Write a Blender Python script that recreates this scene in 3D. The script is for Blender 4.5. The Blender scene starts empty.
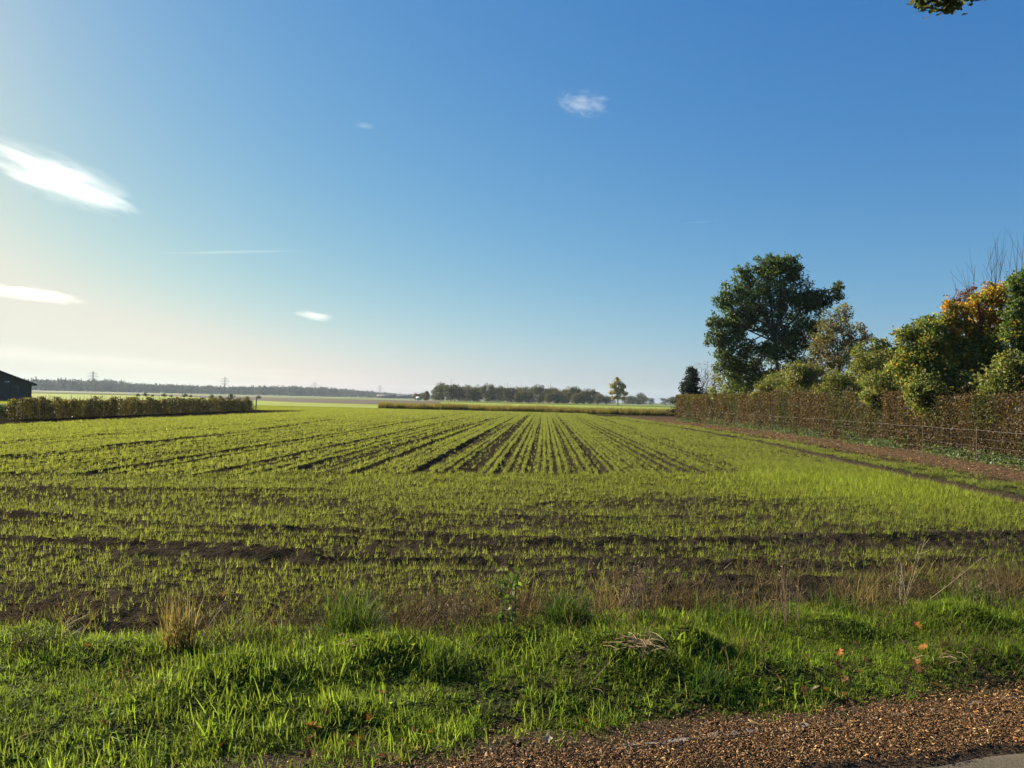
import bpy, math, random
import numpy as np
from mathutils import Vector, Matrix, Euler

rng = np.random.default_rng(11)
random.seed(5)
C = bpy.context.scene.collection
R = math.radians

# ------------------------------------------------------------------ camera
H = 1.70
F = 780.0
PITCH, ROLL = R(1.16), R(1.24)
fwd = Vector((0, math.cos(PITCH), math.sin(PITCH)))
up0 = Vector((0, -math.sin(PITCH), math.cos(PITCH)))
rt0 = Vector((1, 0, 0))
rt = rt0 * math.cos(ROLL) + up0 * math.sin(ROLL)
up = up0 * math.cos(ROLL) - rt0 * math.sin(ROLL)
EYE = Vector((0, 0, H))
cam_d = bpy.data.cameras.new('camera')
cam = bpy.data.objects.new('camera', cam_d)
C.objects.link(cam)
M = Matrix((rt, up, -fwd)).transposed().to_4x4()
M.translation = EYE
cam.matrix_world = M
cam_d.sensor_width = 36.0
cam_d.lens = 36.0 * F / 1024
cam_d.clip_start = 0.05
cam_d.clip_end = 40000
bpy.context.scene.camera = cam


def ray(px, py):
    return fwd * F + rt * (px - 512) + up * (384 - py)


def at(px, py, z=0.0):
    """point of the plane z that stands at this place of the picture"""
    d = ray(px, py)
    return EYE + d * ((z - H) / d.z)


def at_y(px, py, Y):
    d = ray(px, py)
    return EYE + d * (Y / d.y)


# ------------------------------------------------------------------ noise
def _hash(ix, iy, seed):
    h = (ix.astype(np.int64) * 374761393 + iy.astype(np.int64) * 668265263 + seed * 974634777) & 0x7fffffff
    h = ((h ^ (h >> 13)) * 1274126177) & 0x7fffffff
    h = h ^ (h >> 16)
    return (h & 0xffff) / 65535.0


def vnoise(x, y, scale, seed=0):
    x = np.asarray(x, float) / scale
    y = np.asarray(y, float) / scale
    ix, iy = np.floor(x), np.floor(y)
    fx, fy = x - ix, y - iy
    fx = fx * fx * (3 - 2 * fx)
    fy = fy * fy * (3 - 2 * fy)
    a = _hash(ix, iy, seed); b = _hash(ix + 1, iy, seed)
    c = _hash(ix, iy + 1, seed); d = _hash(ix + 1, iy + 1, seed)
    return (a * (1 - fx) + b * fx) * (1 - fy) + (c * (1 - fx) + d * fx) * fy


def fbm(x, y, scale, seed=0, o=3):
    s, a, t = 0, 1.0, 0
    for k in range(o):
        s = s + a * vnoise(x, y, scale / 2 ** k, seed + 17 * k)
        t += a
        a *= 0.5
    return s / t


def sstep(a, b, x):
    t = np.clip((x - a) / (b - a), 0, 1)
    return t * t * (3 - 2 * t)


# ------------------------------------------------------------------ layout
AR = R(14)
def S(x, y): return -math.sin(AR) * x + math.cos(AR) * y          # metres beyond the eye, square to the road
def from_as(a, s): return (math.cos(AR) * a - math.sin(AR) * s, math.sin(AR) * a + math.cos(AR) * s)
def Hx(y): return np.interp(y, [0, 10, 21.6, 34.2, 54.3, 70.2, 90], [12.6, 13.3, 14.2, 15.2, 15.6, 14.8, 14.5])   # foot of the right-hand hedge
ROWK = math.tan(R(2.4))
def left_strip(x, y): return (x < -22.6 + .8 * (vnoise(x, y, 2.5, 201) - .5) + .05 * (y - 60)) & (y < 84 + 2 * vnoise(x, y, 2, 203))

def poly_dist(x, y, pts):
    best = np.full(np.shape(x), 1e9)
    for (x0, y0), (x1, y1) in zip(pts[:-1], pts[1:]):
        dx, dy = x1 - x0, y1 - y0
        L2 = dx * dx + dy * dy
        t = np.clip(((x - x0) * dx + (y - y0) * dy) / L2, 0, 1)
        best = np.minimum(best, np.hypot(x - x0 - t * dx, y - y0 - t * dy))
    return best

def gp(L): return [tuple(at(*p)[:2]) for p in L]
TRACKS = [  # wheel marks and cultivator ruts: (line, half width, depth)
    (gp([(150, 557), (350, 561), (520, 566), (700, 570), (860, 571), (960, 566)]), .17, .055),
    (gp([(-80, 508), (60, 519), (180, 528), (300, 531), (520, 545), (700, 545), (860, 541), (1100, 535)]), .15, .06),
    (gp([(-90, 536), (40, 543), (150, 549), (280, 556)]), .15, .06),
    (gp([(-60, 491), (150, 491), (330, 492)]), .2, .04),
    (gp([(640, 594), (780, 590), (930, 590)]), .12, .05),
    (gp([(380, 517), (560, 520), (760, 521)]), .13, .035),
    (gp([(540, 505), (700, 503), (860, 500)]), .13, .03),
    (gp([(-60, 466), (60, 456), (180, 441), (260, 431), (335, 420)]), .28, .06),
    (gp([(310, 472), (400, 446), (460, 428), (500, 418)]), .26, .06),
    (gp([(415, 474), (470, 446), (510, 424)]), .22, .05),
]
MOUNDS = [(gp([(385, 672)])[0], .55, .13), (gp([(610, 672)])[0], .6, .12), (gp([(690, 668)])[0], .4, .13), (gp([(120, 668)])[0], .5, .07),
          (gp([(250, 690)])[0], .5, .09), (gp([(960, 634)])[0], .6, .1), (gp([(840, 640)])[0], .4, .06), (gp([(30, 650)])[0], .4, .07), (gp([(505, 655)])[0], .4, .08)]

def row_coord(x, y): return x - y * ROWK
def in_rows(x, y):   # the part of the field that is drilled away from the road
    r = row_coord(x, y)
    return (S(x, y) > 17.2 + .5 * (vnoise(x, y, 1.5, 5) - .5) + 1.1 * (vnoise(x, y, .35, 15) - .5)) & (r < 5.4 + .6 * (vnoise(x, y, 6, 8) - .5) + .012 * (y - 19)) & (y < 108)

_rr = np.random.default_rng(3)
ROWSP = 0.18
ROW_N = 1300
row_dens = _rr.uniform(.6, 1.0, ROW_N)
_gap = _rr.random(ROW_N) < .42
_gap[1:] &= ~_gap[:-1]
row_dens[_gap] = .12
for k in range(3, ROW_N, 41):
    row_dens[k:k + 2] = .05
row_wob = _rr.uniform(-.03, .03, ROW_N)
def row_index(r): return np.clip(np.floor((r + 150) / ROWSP).astype(int), 0, ROW_N - 1)

def hgt(x, y):
    x = np.asarray(x, float); y = np.asarray(y, float)
    s = S(x, y)
    fade = 1 - sstep(50, 115, np.hypot(x, y))
    bnd = 5.9 + .35 * (vnoise(x, y, .9, 3) - .5) + .5 * (vnoise(x, y, 3.5, 4) - .5)
    verge = sstep(3.75, 4.3, s) * (1 - sstep(bnd - .22, bnd + .03, s))
    z = verge * (.07 + .10 * (fbm(x, y, .75, 21) - .45))
    for (mx, my), rad, hh in MOUNDS:
        z = z + 1.2 * hh * np.exp(-((x - mx) ** 2 + (y - my) ** 2 * 1.6) / (rad * .6) ** 2) * verge
    lip = np.exp(-((s - bnd - .16) / .13) ** 2)
    z = z - lip * .06 * vnoise(x, y, 1.1, 9)
    fld = sstep(5.95, 6.25, s) * fade
    z = z + fld * (.05 * (fbm(x, y, .26, 31, 3) - .5) + .05 * (fbm(x, y, .11, 35, 2) - .5) + .05 * (fbm(x, y, 1.6, 33, 2) - .5))
    for L, w, dp in TRACKS:
        d = poly_dist(x, y, L) + .12 * (vnoise(x, y, .8, 41) - .5)
        k = .3 + .55 * vnoise(x, y, 2.3, 44)
        z = z - dp * k * np.exp(-(d / w) ** 2) * fade + dp * k * .85 * np.exp(-((d - 2.1 * w) / (w * .8)) ** 2) * fade
    rows = in_rows(x, y)
    r = row_coord(x, y)
    z = z + np.where(rows, fade * .06 * (row_dens[row_index(r)] - .6), 0)
    dh = Hx(y) - x                                              # strips beside the hedge
    near = sstep(8, 14, y) * fade
    z = z - near * .06 * np.exp(-((dh - 4.1) / .28) ** 2) + near * .04 * np.exp(-((dh - 3.6) / .25) ** 2) + near * .04 * np.exp(-((dh - 4.6) / .3) ** 2)
    z = z - near * .05 * np.exp(-((dh - 2.35) / .22) ** 2)
    z = z + near * .18 * sstep(1.8, -.4, dh)
    return z


# ------------------------------------------------------------------ mesh helpers
def mesh(name, V, faces, mat=None, parent=None, tint=None, smooth=False, link=True):
    """faces: list of int arrays (m,k)"""
    V = np.asarray(V, np.float32)
    me = bpy.data.meshes.new(name)
    me.vertices.add(len(V))
    me.vertices.foreach_set('co', V.ravel())
    loops, starts, n0 = [], [], 0
    for f in faces:
        f = np.asarray(f, np.int32)
        if len(f) == 0: continue
        k = f.shape[1]
        loops.append(f.ravel())
        starts.append(n0 + np.arange(len(f), dtype=np.int32) * k)
        n0 += f.size
    loops = np.concatenate(loops); starts = np.concatenate(starts)
    me.loops.add(len(loops)); me.loops.foreach_set('vertex_index', loops)
    me.polygons.add(len(starts)); me.polygons.foreach_set('loop_start', starts)
    if smooth: me.polygons.foreach_set('use_smooth', np.ones(len(starts), bool))
    if tint is not None:
        a = me.attributes.new('tint', 'FLOAT_COLOR', 'POINT')
        t = np.ones((len(V), 4), np.float32); t[:, :3] = tint
        a.data.foreach_set('color', t.ravel())
    me.update(calc_edges=True)
    me.validate()
    if mat: me.materials.append(mat)
    o = bpy.data.objects.new(name, me)
    if link: C.objects.link(o)
    if parent: o.parent = parent
    return o

def tag(o, label=None, cat=None, group=None, kind=None):
    if label: o['label'] = label
    if cat: o['category'] = cat
    if group: o['group'] = group
    if kind: o['kind'] = kind
    return o

def thing(name, label, cat, loc=(0, 0, 0), group=None, rz=0):
    o = bpy.data.objects.new(name, None)
    o.empty_display_size = .2
    C.objects.link(o)
    o.location = loc; o.rotation_euler = (0, 0, rz)
    return tag(o, label, cat, group)

def copy_tree(root, loc, label=None, rz=None, sc=None):
    r = root.copy(); C.objects.link(r); r.location = loc
    if label: r['label'] = label
    if rz is not None: r.rotation_euler = (0, 0, rz)
    if sc is not None: r.scale = sc if hasattr(sc, '__len__') else (sc,) * 3
    for ch in list(root.children):
        c = ch.copy(); C.objects.link(c); c.parent = r
        for g in ch.children:
            d = g.copy(); C.objects.link(d); d.parent = c
    return r

class MB:
    """collects boxes, bars and tubes into one mesh"""
    def __init__(s): s.V, s.F, s.n = [], {}, 0
    def add(s, V, F):
        V = np.asarray(V, float)
        for f in F: s.F.setdefault(len(f), []).append([i + s.n for i in f])
        s.V.append(V); s.n += len(V)
    def box(s, x0, y0, z0, x1, y1, z1):
        V = [(x, y, z) for z in (z0, z1) for (x, y) in ((x0, y0), (x1, y0), (x1, y1), (x0, y1))]
        s.add(V, [(3, 2, 1, 0), (4, 5, 6, 7), (0, 1, 5, 4), (1, 2, 6, 5), (2, 3, 7, 6), (3, 0, 4, 7)])
    def tube(s, P, rad, n=5, cap=True):
        P = np.asarray(P, float); rad = np.broadcast_to(rad, len(P))
        T = np.gradient(P, axis=0); T /= np.linalg.norm(T, axis=1)[:, None] + 1e-9
        ref = np.array((0, 0, 1.)) if abs(T[0, 2]) < .9 else np.array((1., 0, 0))
        a = np.linspace(0, 2 * np.pi, n, endpoint=False)
        V = []
        for p, t, r in zip(P, T, rad):
            u = np.cross(t, ref); u /= np.linalg.norm(u) + 1e-9
            v = np.cross(t, u)
            V.append(p + r * (np.cos(a)[:, None] * u + np.sin(a)[:, None] * v))
        V = np.concatenate(V)
        F = []
        for i in range(len(P) - 1):
            for j in range(n):
                k = (j + 1) % n
                F.append((i * n + j, i * n + k, (i + 1) * n + k, (i + 1) * n + j))
        if cap:
            F.append(tuple(range(n))); F.append(tuple(range((len(P) - 1) * n, len(P) * n)))
        s.add(V, F)
    def build(s, name, mat, parent=None, smooth=False):
        return mesh(name, np.concatenate(s.V), [np.array(v) for v in s.F.values()], mat, parent, smooth=smooth)


# ------------------------------------------------------------------ materials
def new_mat(name):
    m = bpy.data.materials.new(name); m.use_nodes = True
    nt = m.node_tree; nt.nodes.clear()
    out = nt.nodes.new('ShaderNodeOutputMaterial')
    return m, nt, out

def leaf_mat(name, transl=.45, source='GEOMETRY', rough=.55, spec=.25, tr_gain=(1.25, 1.3, .7)):
    m, nt, out = new_mat(name)
    at_ = nt.nodes.new('ShaderNodeAttribute'); at_.attribute_name = 'tint'; at_.attribute_type = source
    p = nt.nodes.new('ShaderNodeBsdfPrincipled'); p.inputs['Roughness'].default_value = rough
    p.inputs['Specular IOR Level'].default_value = spec
    t = nt.nodes.new('ShaderNodeBsdfTranslucent')
    g = nt.nodes.new('ShaderNodeMix'); g.data_type = 'RGBA'; g.blend_type = 'MULTIPLY'
    g.inputs[0].default_value = 1
    g.inputs[7].default_value = (*tr_gain, 1)
    nt.links.new(at_.outputs['Color'], g.inputs[6])
    nt.links.new(at_.outputs['Color'], p.inputs['Base Color'])
    nt.links.new(g.outputs[2], t.inputs['Color'])
    mx = nt.nodes.new('ShaderNodeMixShader'); mx.inputs[0].default_value = transl
    nt.links.new(p.outputs[0], mx.inputs[1]); nt.links.new(t.outputs[0], mx.inputs[2])
    nt.links.new(mx.outputs[0], out.inputs[0])
    return m

def noise_mat(name, c1, c2, scale=5, detail=6, rough=.9, bump=.3, bscale=None, stretch=(1, 1, 1), attr=None, lo=.35, hi=.65, dist=.02):
    m, nt, out = new_mat(name)
    N = nt.nodes.new
    p = N('ShaderNodeBsdfPrincipled'); p.inputs['Roughness'].default_value = rough
    p.inputs['Specular IOR Level'].default_value = .2
    tc = N('ShaderNodeTexCoord'); mp = N('ShaderNodeMapping'); mp.inputs['Scale'].default_value = stretch
    nt.links.new(tc.outputs['Object'], mp.inputs[0])
    n = N('ShaderNodeTexNoise'); n.inputs['Scale'].default_value = scale; n.inputs['Detail'].default_value = detail
    n.inputs['Roughness'].default_value = .65
    nt.links.new(mp.outputs[0], n.inputs[0])
    cr = N('ShaderNodeValToRGB')
    cr.color_ramp.elements[0].position = lo; cr.color_ramp.elements[1].position = hi
    if attr:
        cr.color_ramp.elements[0].color = (.62, .62, .62, 1); cr.color_ramp.elements[1].color = (1.35, 1.35, 1.35, 1)
    else:
        cr.color_ramp.elements[0].color = (*c1, 1); cr.color_ramp.elements[1].color = (*c2, 1)
    nt.links.new(n.outputs[0], cr.inputs[0])
    if attr:
        a = N('ShaderNodeAttribute'); a.attribute_name = 'tint'
        g = N('ShaderNodeMix'); g.data_type = 'RGBA'; g.blend_type = 'MULTIPLY'; g.inputs[0].default_value = 1
        nt.links.new(a.outputs['Color'], g.inputs[6]); nt.links.new(cr.outputs[0], g.inputs[7])
        nt.links.new(g.outputs[2], p.inputs['Base Color'])
    else:
        nt.links.new(cr.outputs[0], p.inputs['Base Color'])
    if bump:
        n2 = N('ShaderNodeTexNoise'); n2.inputs['Scale'].default_value = bscale or scale * 3; n2.inputs['Detail'].default_value = 5
        nt.links.new(mp.outputs[0], n2.inputs[0])
        b = N('ShaderNodeBump'); b.inputs['Strength'].default_value = bump; b.inputs['Distance'].default_value = dist
        nt.links.new(n2.outputs[0], b.inputs['Height']); nt.links.new(b.outputs[0], p.inputs['Normal'])
    nt.links.new(p.outputs[0], out.inputs[0])
    return m

M_leaf = leaf_mat('leaf', .42)
M_blade = leaf_mat('grass_blade', .6, 'INSTANCER', .6, .1, (1.4, 1.32, .85))
M_blade_own = leaf_mat('grass_blade_own', .5, 'GEOMETRY', .6, .1, (1.4, 1.4, .6))
M_dry = leaf_mat('dry_stalk', .3, 'GEOMETRY', .7, .2, (1.2, 1.1, .9))
M_chip = leaf_mat('wood_chip', .0, 'INSTANCER', .7, .25)
M_bark = noise_mat('bark', (.035, .03, .022), (.11, .095, .07), 6, bump=.6, stretch=(4, 4, 1))
M_ground = noise_mat('soil', None, None, 9, 8, 1.0, 1.0, 30, attr=True, dist=.05)
M_ground.node_tree.nodes['Principled BSDF'].inputs['Specular IOR Level'].default_value = .0
M_asphalt = noise_mat('asphalt', (.075, .062, .042), (.125, .105, .07), 60, 8, .85, .5, 180, dist=.01)
M_litterbed = noise_mat('litter_bed', (.018, .012, .007), (.075, .045, .022), 45, 8, .95, 1, 80, dist=.02)
M_stone = noise_mat('concrete', (.15, .13, .10), (.27, .24, .2), 22, 8, .9, .6, 70)
M_plank = noise_mat('dark_planks', (.055, .048, .042), (.11, .098, .085), 2.5, 6, .8, .6, 6, stretch=(5, 5, .2))
M_roof = noise_mat('roof_sheet', (.05, .045, .045), (.09, .08, .08), 3, 6, .7, .4, 9)
M_pale = noise_mat('pale_paint', (.5, .5, .46), (.66, .65, .6), 4, 4, .6, 0)
M_glass = noise_mat('dark_glass', (.05, .06, .07), (.08, .09, .1), 2, 2, .15, 0)
M_wood = noise_mat('grey_wood', (.09, .075, .055), (.2, .17, .13), 14, 6, .9, .5, 40, stretch=(3, 3, .4))
M_steel = noise_mat('galvanised_wire', (.16, .15, .14), (.3, .29, .27), 20, 3, .45, 0)
M_pylon = noise_mat('pylon_steel', (.2, .2, .2), (.3, .3, .3), 2, 3, .6, 0)
M_tile = noise_mat('clay_tile', (.12, .06, .045), (.2, .1, .07), 3, 4, .8, 0)
M_meadow = noise_mat('meadow', (.17, .22, .012), (.23, .28, .022), .09, 8, .95, .4, 2.5, stretch=(1, .35, 1))
M_pasture = noise_mat('pasture', (.10, .125, .04), (.145, .165, .06), .02, 8, .95, 0, stretch=(1, .3, 1))
M_plough = noise_mat('ploughed_soil', (.055, .042, .03), (.095, .072, .05), .2, 8, .95, .6, 3)


# ------------------------------------------------------------------ the ground, one sheet
def build_ground():
    yl = np.concatenate([[-4200, -1200, -300, -60, -15, -4, 0, 1.2, 2.0], 2.5 * (130 / 2.5) ** np.linspace(0, 1, 720), [150, 190, 260, 400, 700, 1400, 2600, 4200]])
    u = np.sign(np.linspace(-1, 1, 561)) * np.abs(np.linspace(-1, 1, 561)) ** 1.08
    w = np.maximum(7.0, .86 * np.clip(yl, 0, 130) + 2)
    ex = np.array([3, 25, 120, 600, 4200])
    X = np.concatenate([-(w[:, None] + ex[::-1][None, :]), w[:, None] * u[None, :], w[:, None] + ex[None, :]], axis=1)
    Y = np.repeat(yl[:, None], X.shape[1], axis=1)
    Z = hgt(X, Y)
    s = S(X, Y)
    Z = np.where((Y < 2.2) | (Y > 128) | (np.abs(X) > w[:, None] + 1), np.where(Y < 2.2, -.02, Z * 0), Z)
    Z = np.where(s < 3.7, np.minimum(Z, -.012), Z)
    V = np.stack([X, Y, Z], -1).reshape(-1, 3)
    ny, nx = X.shape
    i = np.arange(ny - 1)[:, None] * nx + np.arange(nx - 1)[None, :]
    Fq = np.stack([i, i + 1, i + nx + 1, i + nx], -1).reshape(-1, 4)
    # colour of the earth itself in each part of the place
    col = np.zeros(X.shape + (3,))
    col[:] = (.036, .029, .0195)
    n = fbm(X, Y, 1.3, 61)[..., None]
    col *= .75 + .5 * n
    def put(mask, c):
        m = np.clip(mask, 0, 1)[..., None]
        col[:] = col * (1 - m) + np.array(c) * m
    put(sstep(3.6, 3.9, s) * (1 - sstep(5.7, 6.0, s)), (.042, .042, .018))
    put((1 - sstep(3.7, 4.15, s)), (.05, .034, .02))
    dh = Hx(Y) - X
    yy = sstep(8, 12, Y) * (1 - sstep(90, 100, Y))
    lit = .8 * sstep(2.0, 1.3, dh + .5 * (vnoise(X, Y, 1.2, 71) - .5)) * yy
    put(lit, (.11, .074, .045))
    put(np.exp(-((dh - 2.2) / .3) ** 2) * yy * .8, (.045, .032, .021))
    put(sstep(2.6, 2.8, dh) * sstep(3.7, 3.5, dh) * yy * .7, (.06, .075, .02))
    put(np.exp(-((dh - 4.15) / .3) ** 2) * yy * .85, (.075, .055, .04))
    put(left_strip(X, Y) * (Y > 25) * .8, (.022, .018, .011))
    put(sstep(100, 108, Y), (.13, .185, .025))
    put(sstep(250, 500, Y), (.10, .13, .045))
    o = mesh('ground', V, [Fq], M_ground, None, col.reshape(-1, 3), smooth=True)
    tag(o, 'dark crumbly soil of the sown field and verge, flat to the horizon', 'ground', kind='structure')
build_ground()

def sheet_strip(name, s0, s1, zoff, mat, label, cat, wob=.06):
    a = np.linspace(-22, 24, 380)
    k = np.array([0, .2, .4, .6, .75, .9, .97, .99, 1.])
    A = np.repeat(a[:, None], 9, 1)
    e0 = s0 + np.zeros_like(a); e1 = s1 + wob * 2 * (fbm(a, a * 0, .9, 5) - .5)
    SS = e0[:, None] * (1 - k) + e1[:, None] * k
    X, Y = from_as(A, SS)
    Z = zoff + .02 * (fbm(X, Y, .3, 81) - .5) * (1 if zoff > .004 else 0)
    Z[:, -1] -= .03; Z[:, 0] -= .02 * (zoff > .01)
    V = np.stack([X, Y, Z], -1).reshape(-1, 3)
    i = np.arange(len(a) - 1)[:, None] * 9 + np.arange(8)[None, :]
    F_ = np.stack([i, i + 9, i + 10, i + 1], -1).reshape(-1, 4)
    return tag(mesh(name, V, [F_], mat, smooth=True), label, cat, kind='structure')
sheet_strip('road', -1.6, 3.27, .004, M_asphalt, 'grey asphalt lane at the bottom right corner', 'road')
sheet_strip('road_shoulder', 3.13, 3.86, .022, M_litterbed, 'brown road shoulder covered with broken leaf litter', 'road shoulder', .2)

def flat(name, pts, z, mat, label, cat):
    o = mesh(name, [(x, y, z) for x, y in pts], [np.array([list(range(len(pts)))])], mat)
    return tag(o, label, cat, kind='structure')
flat('meadow', [(-330, 150), (-30, 118), (60, 112), (120, 250), (40, 330), (-30, 345), (-330, 330)], .02, M_meadow, 'bright green far meadow beyond the sown rows', 'meadow')
flat('ploughed_field', gp([(372, 404.6), (300, 402.4), (240, 400), (175, 396.2), (110, 394.2), (30, 391.9), (30, 391.3), (110, 393.2), (180, 395.1), (260, 397.6), (340, 399.8), (440, 401.2), (440, 404.4)]), .05, M_plough, 'brown ploughed strip crossing the far green fields', 'ploughed field')
flat('pasture', [(-1500, 430), (40, 430), (300, 430), (300, 1500), (-1500, 1500)], .03, M_pasture, 'pale green far pasture in front of the blue wood', 'pasture')


# ------------------------------------------------------------------ scattering of tufts (geometry nodes)
def proto_collection(name, protos):
    c = bpy.data.collections.new(name)
    for o in protos: c.objects.link(o)
    return c

def scatter(name, P, rot, scl, idx, tint, coll, label, cat):
    n = len(P)
    me = bpy.data.meshes.new(name)
    me.vertices.add(n); me.vertices.foreach_set('co', np.asarray(P, np.float32).ravel())
    def att(nm, ty, data, key):
        a = me.attributes.new(nm, ty, 'POINT'); a.data.foreach_set(key, data)
    att('rot', 'FLOAT_VECTOR', np.asarray(rot, np.float32).ravel(), 'vector')
    att('scl', 'FLOAT_VECTOR', np.asarray(scl, np.float32).ravel(), 'vector')
    att('idx', 'INT', np.asarray(idx, np.int32), 'value')
    t = np.ones((n, 4), np.float32); t[:, :3] = tint
    att('tint', 'FLOAT_COLOR', t.ravel(), 'color')
    o = bpy.data.objects.new(name, me); C.objects.link(o)
    ng = bpy.data.node_groups.new(name, 'GeometryNodeTree')
    ng.interface.new_socket('Geometry', in_out='INPUT', socket_type='NodeSocketGeometry')
    ng.interface.new_socket('Geometry', in_out='OUTPUT', socket_type='NodeSocketGeometry')
    N = ng.nodes.new
    gi, go = N('NodeGroupInput'), N('NodeGroupOutput')
    ci = N('GeometryNodeCollectionInfo'); ci.inputs['Collection'].default_value = coll
    ci.inputs['Separate Children'].default_value = True; ci.inputs['Reset Children'].default_value = True
    iop = N('GeometryNodeInstanceOnPoints'); iop.inputs['Pick Instance'].default_value = True
    def na(nm, ty):
        a = N('GeometryNodeInputNamedAttribute'); a.data_type = ty; a.inputs['Name'].default_value = nm; return a
    L = ng.links.new
    L(gi.outputs[0], iop.inputs['Points']); L(ci.outputs[0], iop.inputs['Instance'])
    L(na('idx', 'INT').outputs[0], iop.inputs['Instance Index'])
    er = N('FunctionNodeEulerToRotation'); L(na('rot', 'FLOAT_VECTOR').outputs[0], er.inputs[0]); L(er.outputs[0], iop.inputs['Rotation'])
    L(na('scl', 'FLOAT_VECTOR').outputs[0], iop.inputs['Scale'])
    L(iop.outputs[0], go.inputs[0])
    md = o.modifiers.new('scatter', 'NODES'); md.node_group = ng
    return tag(o, label, cat, kind='stuff')

def blade_geo(n, h0, h1, w, spread, lean, seed, curl=.5, seg=2):
    """n tapered grass blades around the origin"""
    r = np.random.default_rng(seed)
    V, Q, T = [], [], []
    for i in range(n):
        a = r.uniform(0, 2 * np.pi); b = r.uniform(0, 2 * np.pi)
        rad = spread * math.sqrt(r.random())
        base = np.array((math.cos(a) * rad, math.sin(a) * rad, -.01))
        h = r.uniform(h0, h1); le = abs(r.normal(0, lean)) + .05
        d = np.array((math.cos(b), math.sin(b), 0)); side = np.array((-d[1], d[0], 0))
        ww = w * r.uniform(.7, 1.3)
        k0 = len(V)
        for t in np.linspace(0, 1, seg + 1)[:-1]:
            ang = le * (1 + curl * t * 2)
            c = base + h * t * (d * math.sin(ang) + np.array((0, 0, math.cos(ang))))
            wd = ww * (1 - .45 * t)
            V += [c - side * wd / 2, c + side * wd / 2]
        ang = le * (1 + curl * 2)
        V.append(base + h * (d * math.sin(ang) + np.array((0, 0, math.cos(ang)))))
        for t in range(seg - 1):
            Q.append((k0 + 2 * t, k0 + 2 * t + 1, k0 + 2 * t + 3, k0 + 2 * t + 2))
        e = k0 + 2 * (seg - 1)
        T.append((e, e + 1, e + 2))
    return np.array(V), np.array(Q).reshape(-1, 4), np.array(T)

def blade_proto(name, *a, mat=M_blade, **k):
    V, Q, T = blade_geo(*a, **k)
    return mesh(name, V, [Q, T], mat, link=False)

# sown seedlings: few short upright blades near the eye, small clumps farther away
seed_c = proto_collection('seedling_kinds', [blade_proto('seedling_%d' % i, 5 + i % 3, .05, .125, .0046, .026, .34, 100 + i) for i in range(6)])
clump_c = proto_collection('clump_kinds', [blade_proto('clump_%d' % i, 14, .05, .12, .009, .05, .38, 200 + i) for i in range(5)])
def herb_proto(i):
    r = np.random.default_rng(350 + i); V, Q = [], []
    for k in range(8):
        a = r.uniform(0, 6.28); el = r.uniform(.2, 1.1); L = r.uniform(.03, .065); w_ = L * .2
        d = np.array((math.cos(a) * math.cos(el), math.sin(a) * math.cos(el), math.sin(el))); sd = np.array((-math.sin(a), math.cos(a), 0)); n0 = len(V)
        for u, ww in ((0, .15), (.35, .9), (.7, 1), (1, .1)):
            c = d * L * u - np.array((0, 0, .5 * L * u * u)); V += [c - sd * w_ * ww, c + sd * w_ * ww]
        Q += [(n0 + 2 * j, n0 + 2 * j + 1, n0 + 2 * j + 3, n0 + 2 * j + 2) for j in range(3)]
    return mesh('verge_herb_%d' % i, V, [np.array(Q)], M_blade, link=False)
verge_c = proto_collection('verge_kinds', [blade_proto('verge_%d' % i, 20, .04, .125, .0054, .06, .75, 300 + i, curl=1.0, seg=3) for i in range(6)] + [herb_proto(i) for i in range(3)])
herb_c_list = []

def g_tint(n, base, var, yellow=.0):
    t = np.array(base)[None, :] * np.exp(rng.normal(0, var, (n, 1)))
    y = rng.random((n, 1)) * yellow
    return t * (1 - y) + np.array((.16, .15, .035)) * y

# headland
pts = []
for yk in np.arange(5.3, 23, .14):
    x = np.arange(-(.78 * yk + 3), .80 * yk + 4, .031)
    x = x + rng.uniform(-.02, .02, len(x))
    y = yk + rng.normal(0, .012, len(x)) + .25 * (vnoise(x, x * 0 + yk, 5, 6) - .5) + .02 * x
    pts.append(np.stack([x, y], 1))
pts = np.concatenate(pts)
x, y = pts.T
s = S(x, y); dh = Hx(y) - x
dens = .06 + 1.25 * fbm(x, y, .9, 51, 3) * sstep(.30, .62, fbm(x * .22, y, .8, 52, 3)) + .25 * sstep(.35, .6, fbm(x, y, 2.6, 57, 2))
lush = np.exp(-(((x - 8.2) / 3.4) ** 2 + ((y - 17) / 4.5) ** 2))
dens = dens + .8 * lush + .25 * sstep(9, 15, s)
for L, w, dp in TRACKS:
    dens = dens * (1 - .9 * np.exp(-(poly_dist(x, y, L) / (w * 1.25)) ** 2))
keep = (s > 6.05 + .3 * vnoise(x, y, .8, 7)) & ~in_rows(x, y) & (dh > 4.5) & (rng.random(len(x)) < dens * 1.12) & (y < 24)
x, y, lush = x[keep], y[keep], lush[keep]
n = len(x)
P = np.stack([x, y, hgt(x, y)], 1)
sc = rng.uniform(.7, 1.25, n) * (.85 + .45 * lush) * (1 + .02 * np.clip(y - 6, 0, 12))
rot = np.stack([rng.normal(0, .12, n), rng.normal(0, .12, n), rng.uniform(0, 6.28, n)], 1)
tint = g_tint(n, (.156, .194, .038), .28, .22) * (1 + np.array((.25, .32, -.1)) * lush[:, None])
scatter('crop_seedlings', P, rot, np.stack([sc, sc, sc], 1), rng.integers(0, 6, n), tint, seed_c, 'sparse short green crop seedlings on the dark soil of the headland', 'crop')
print('headland', n)

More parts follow.
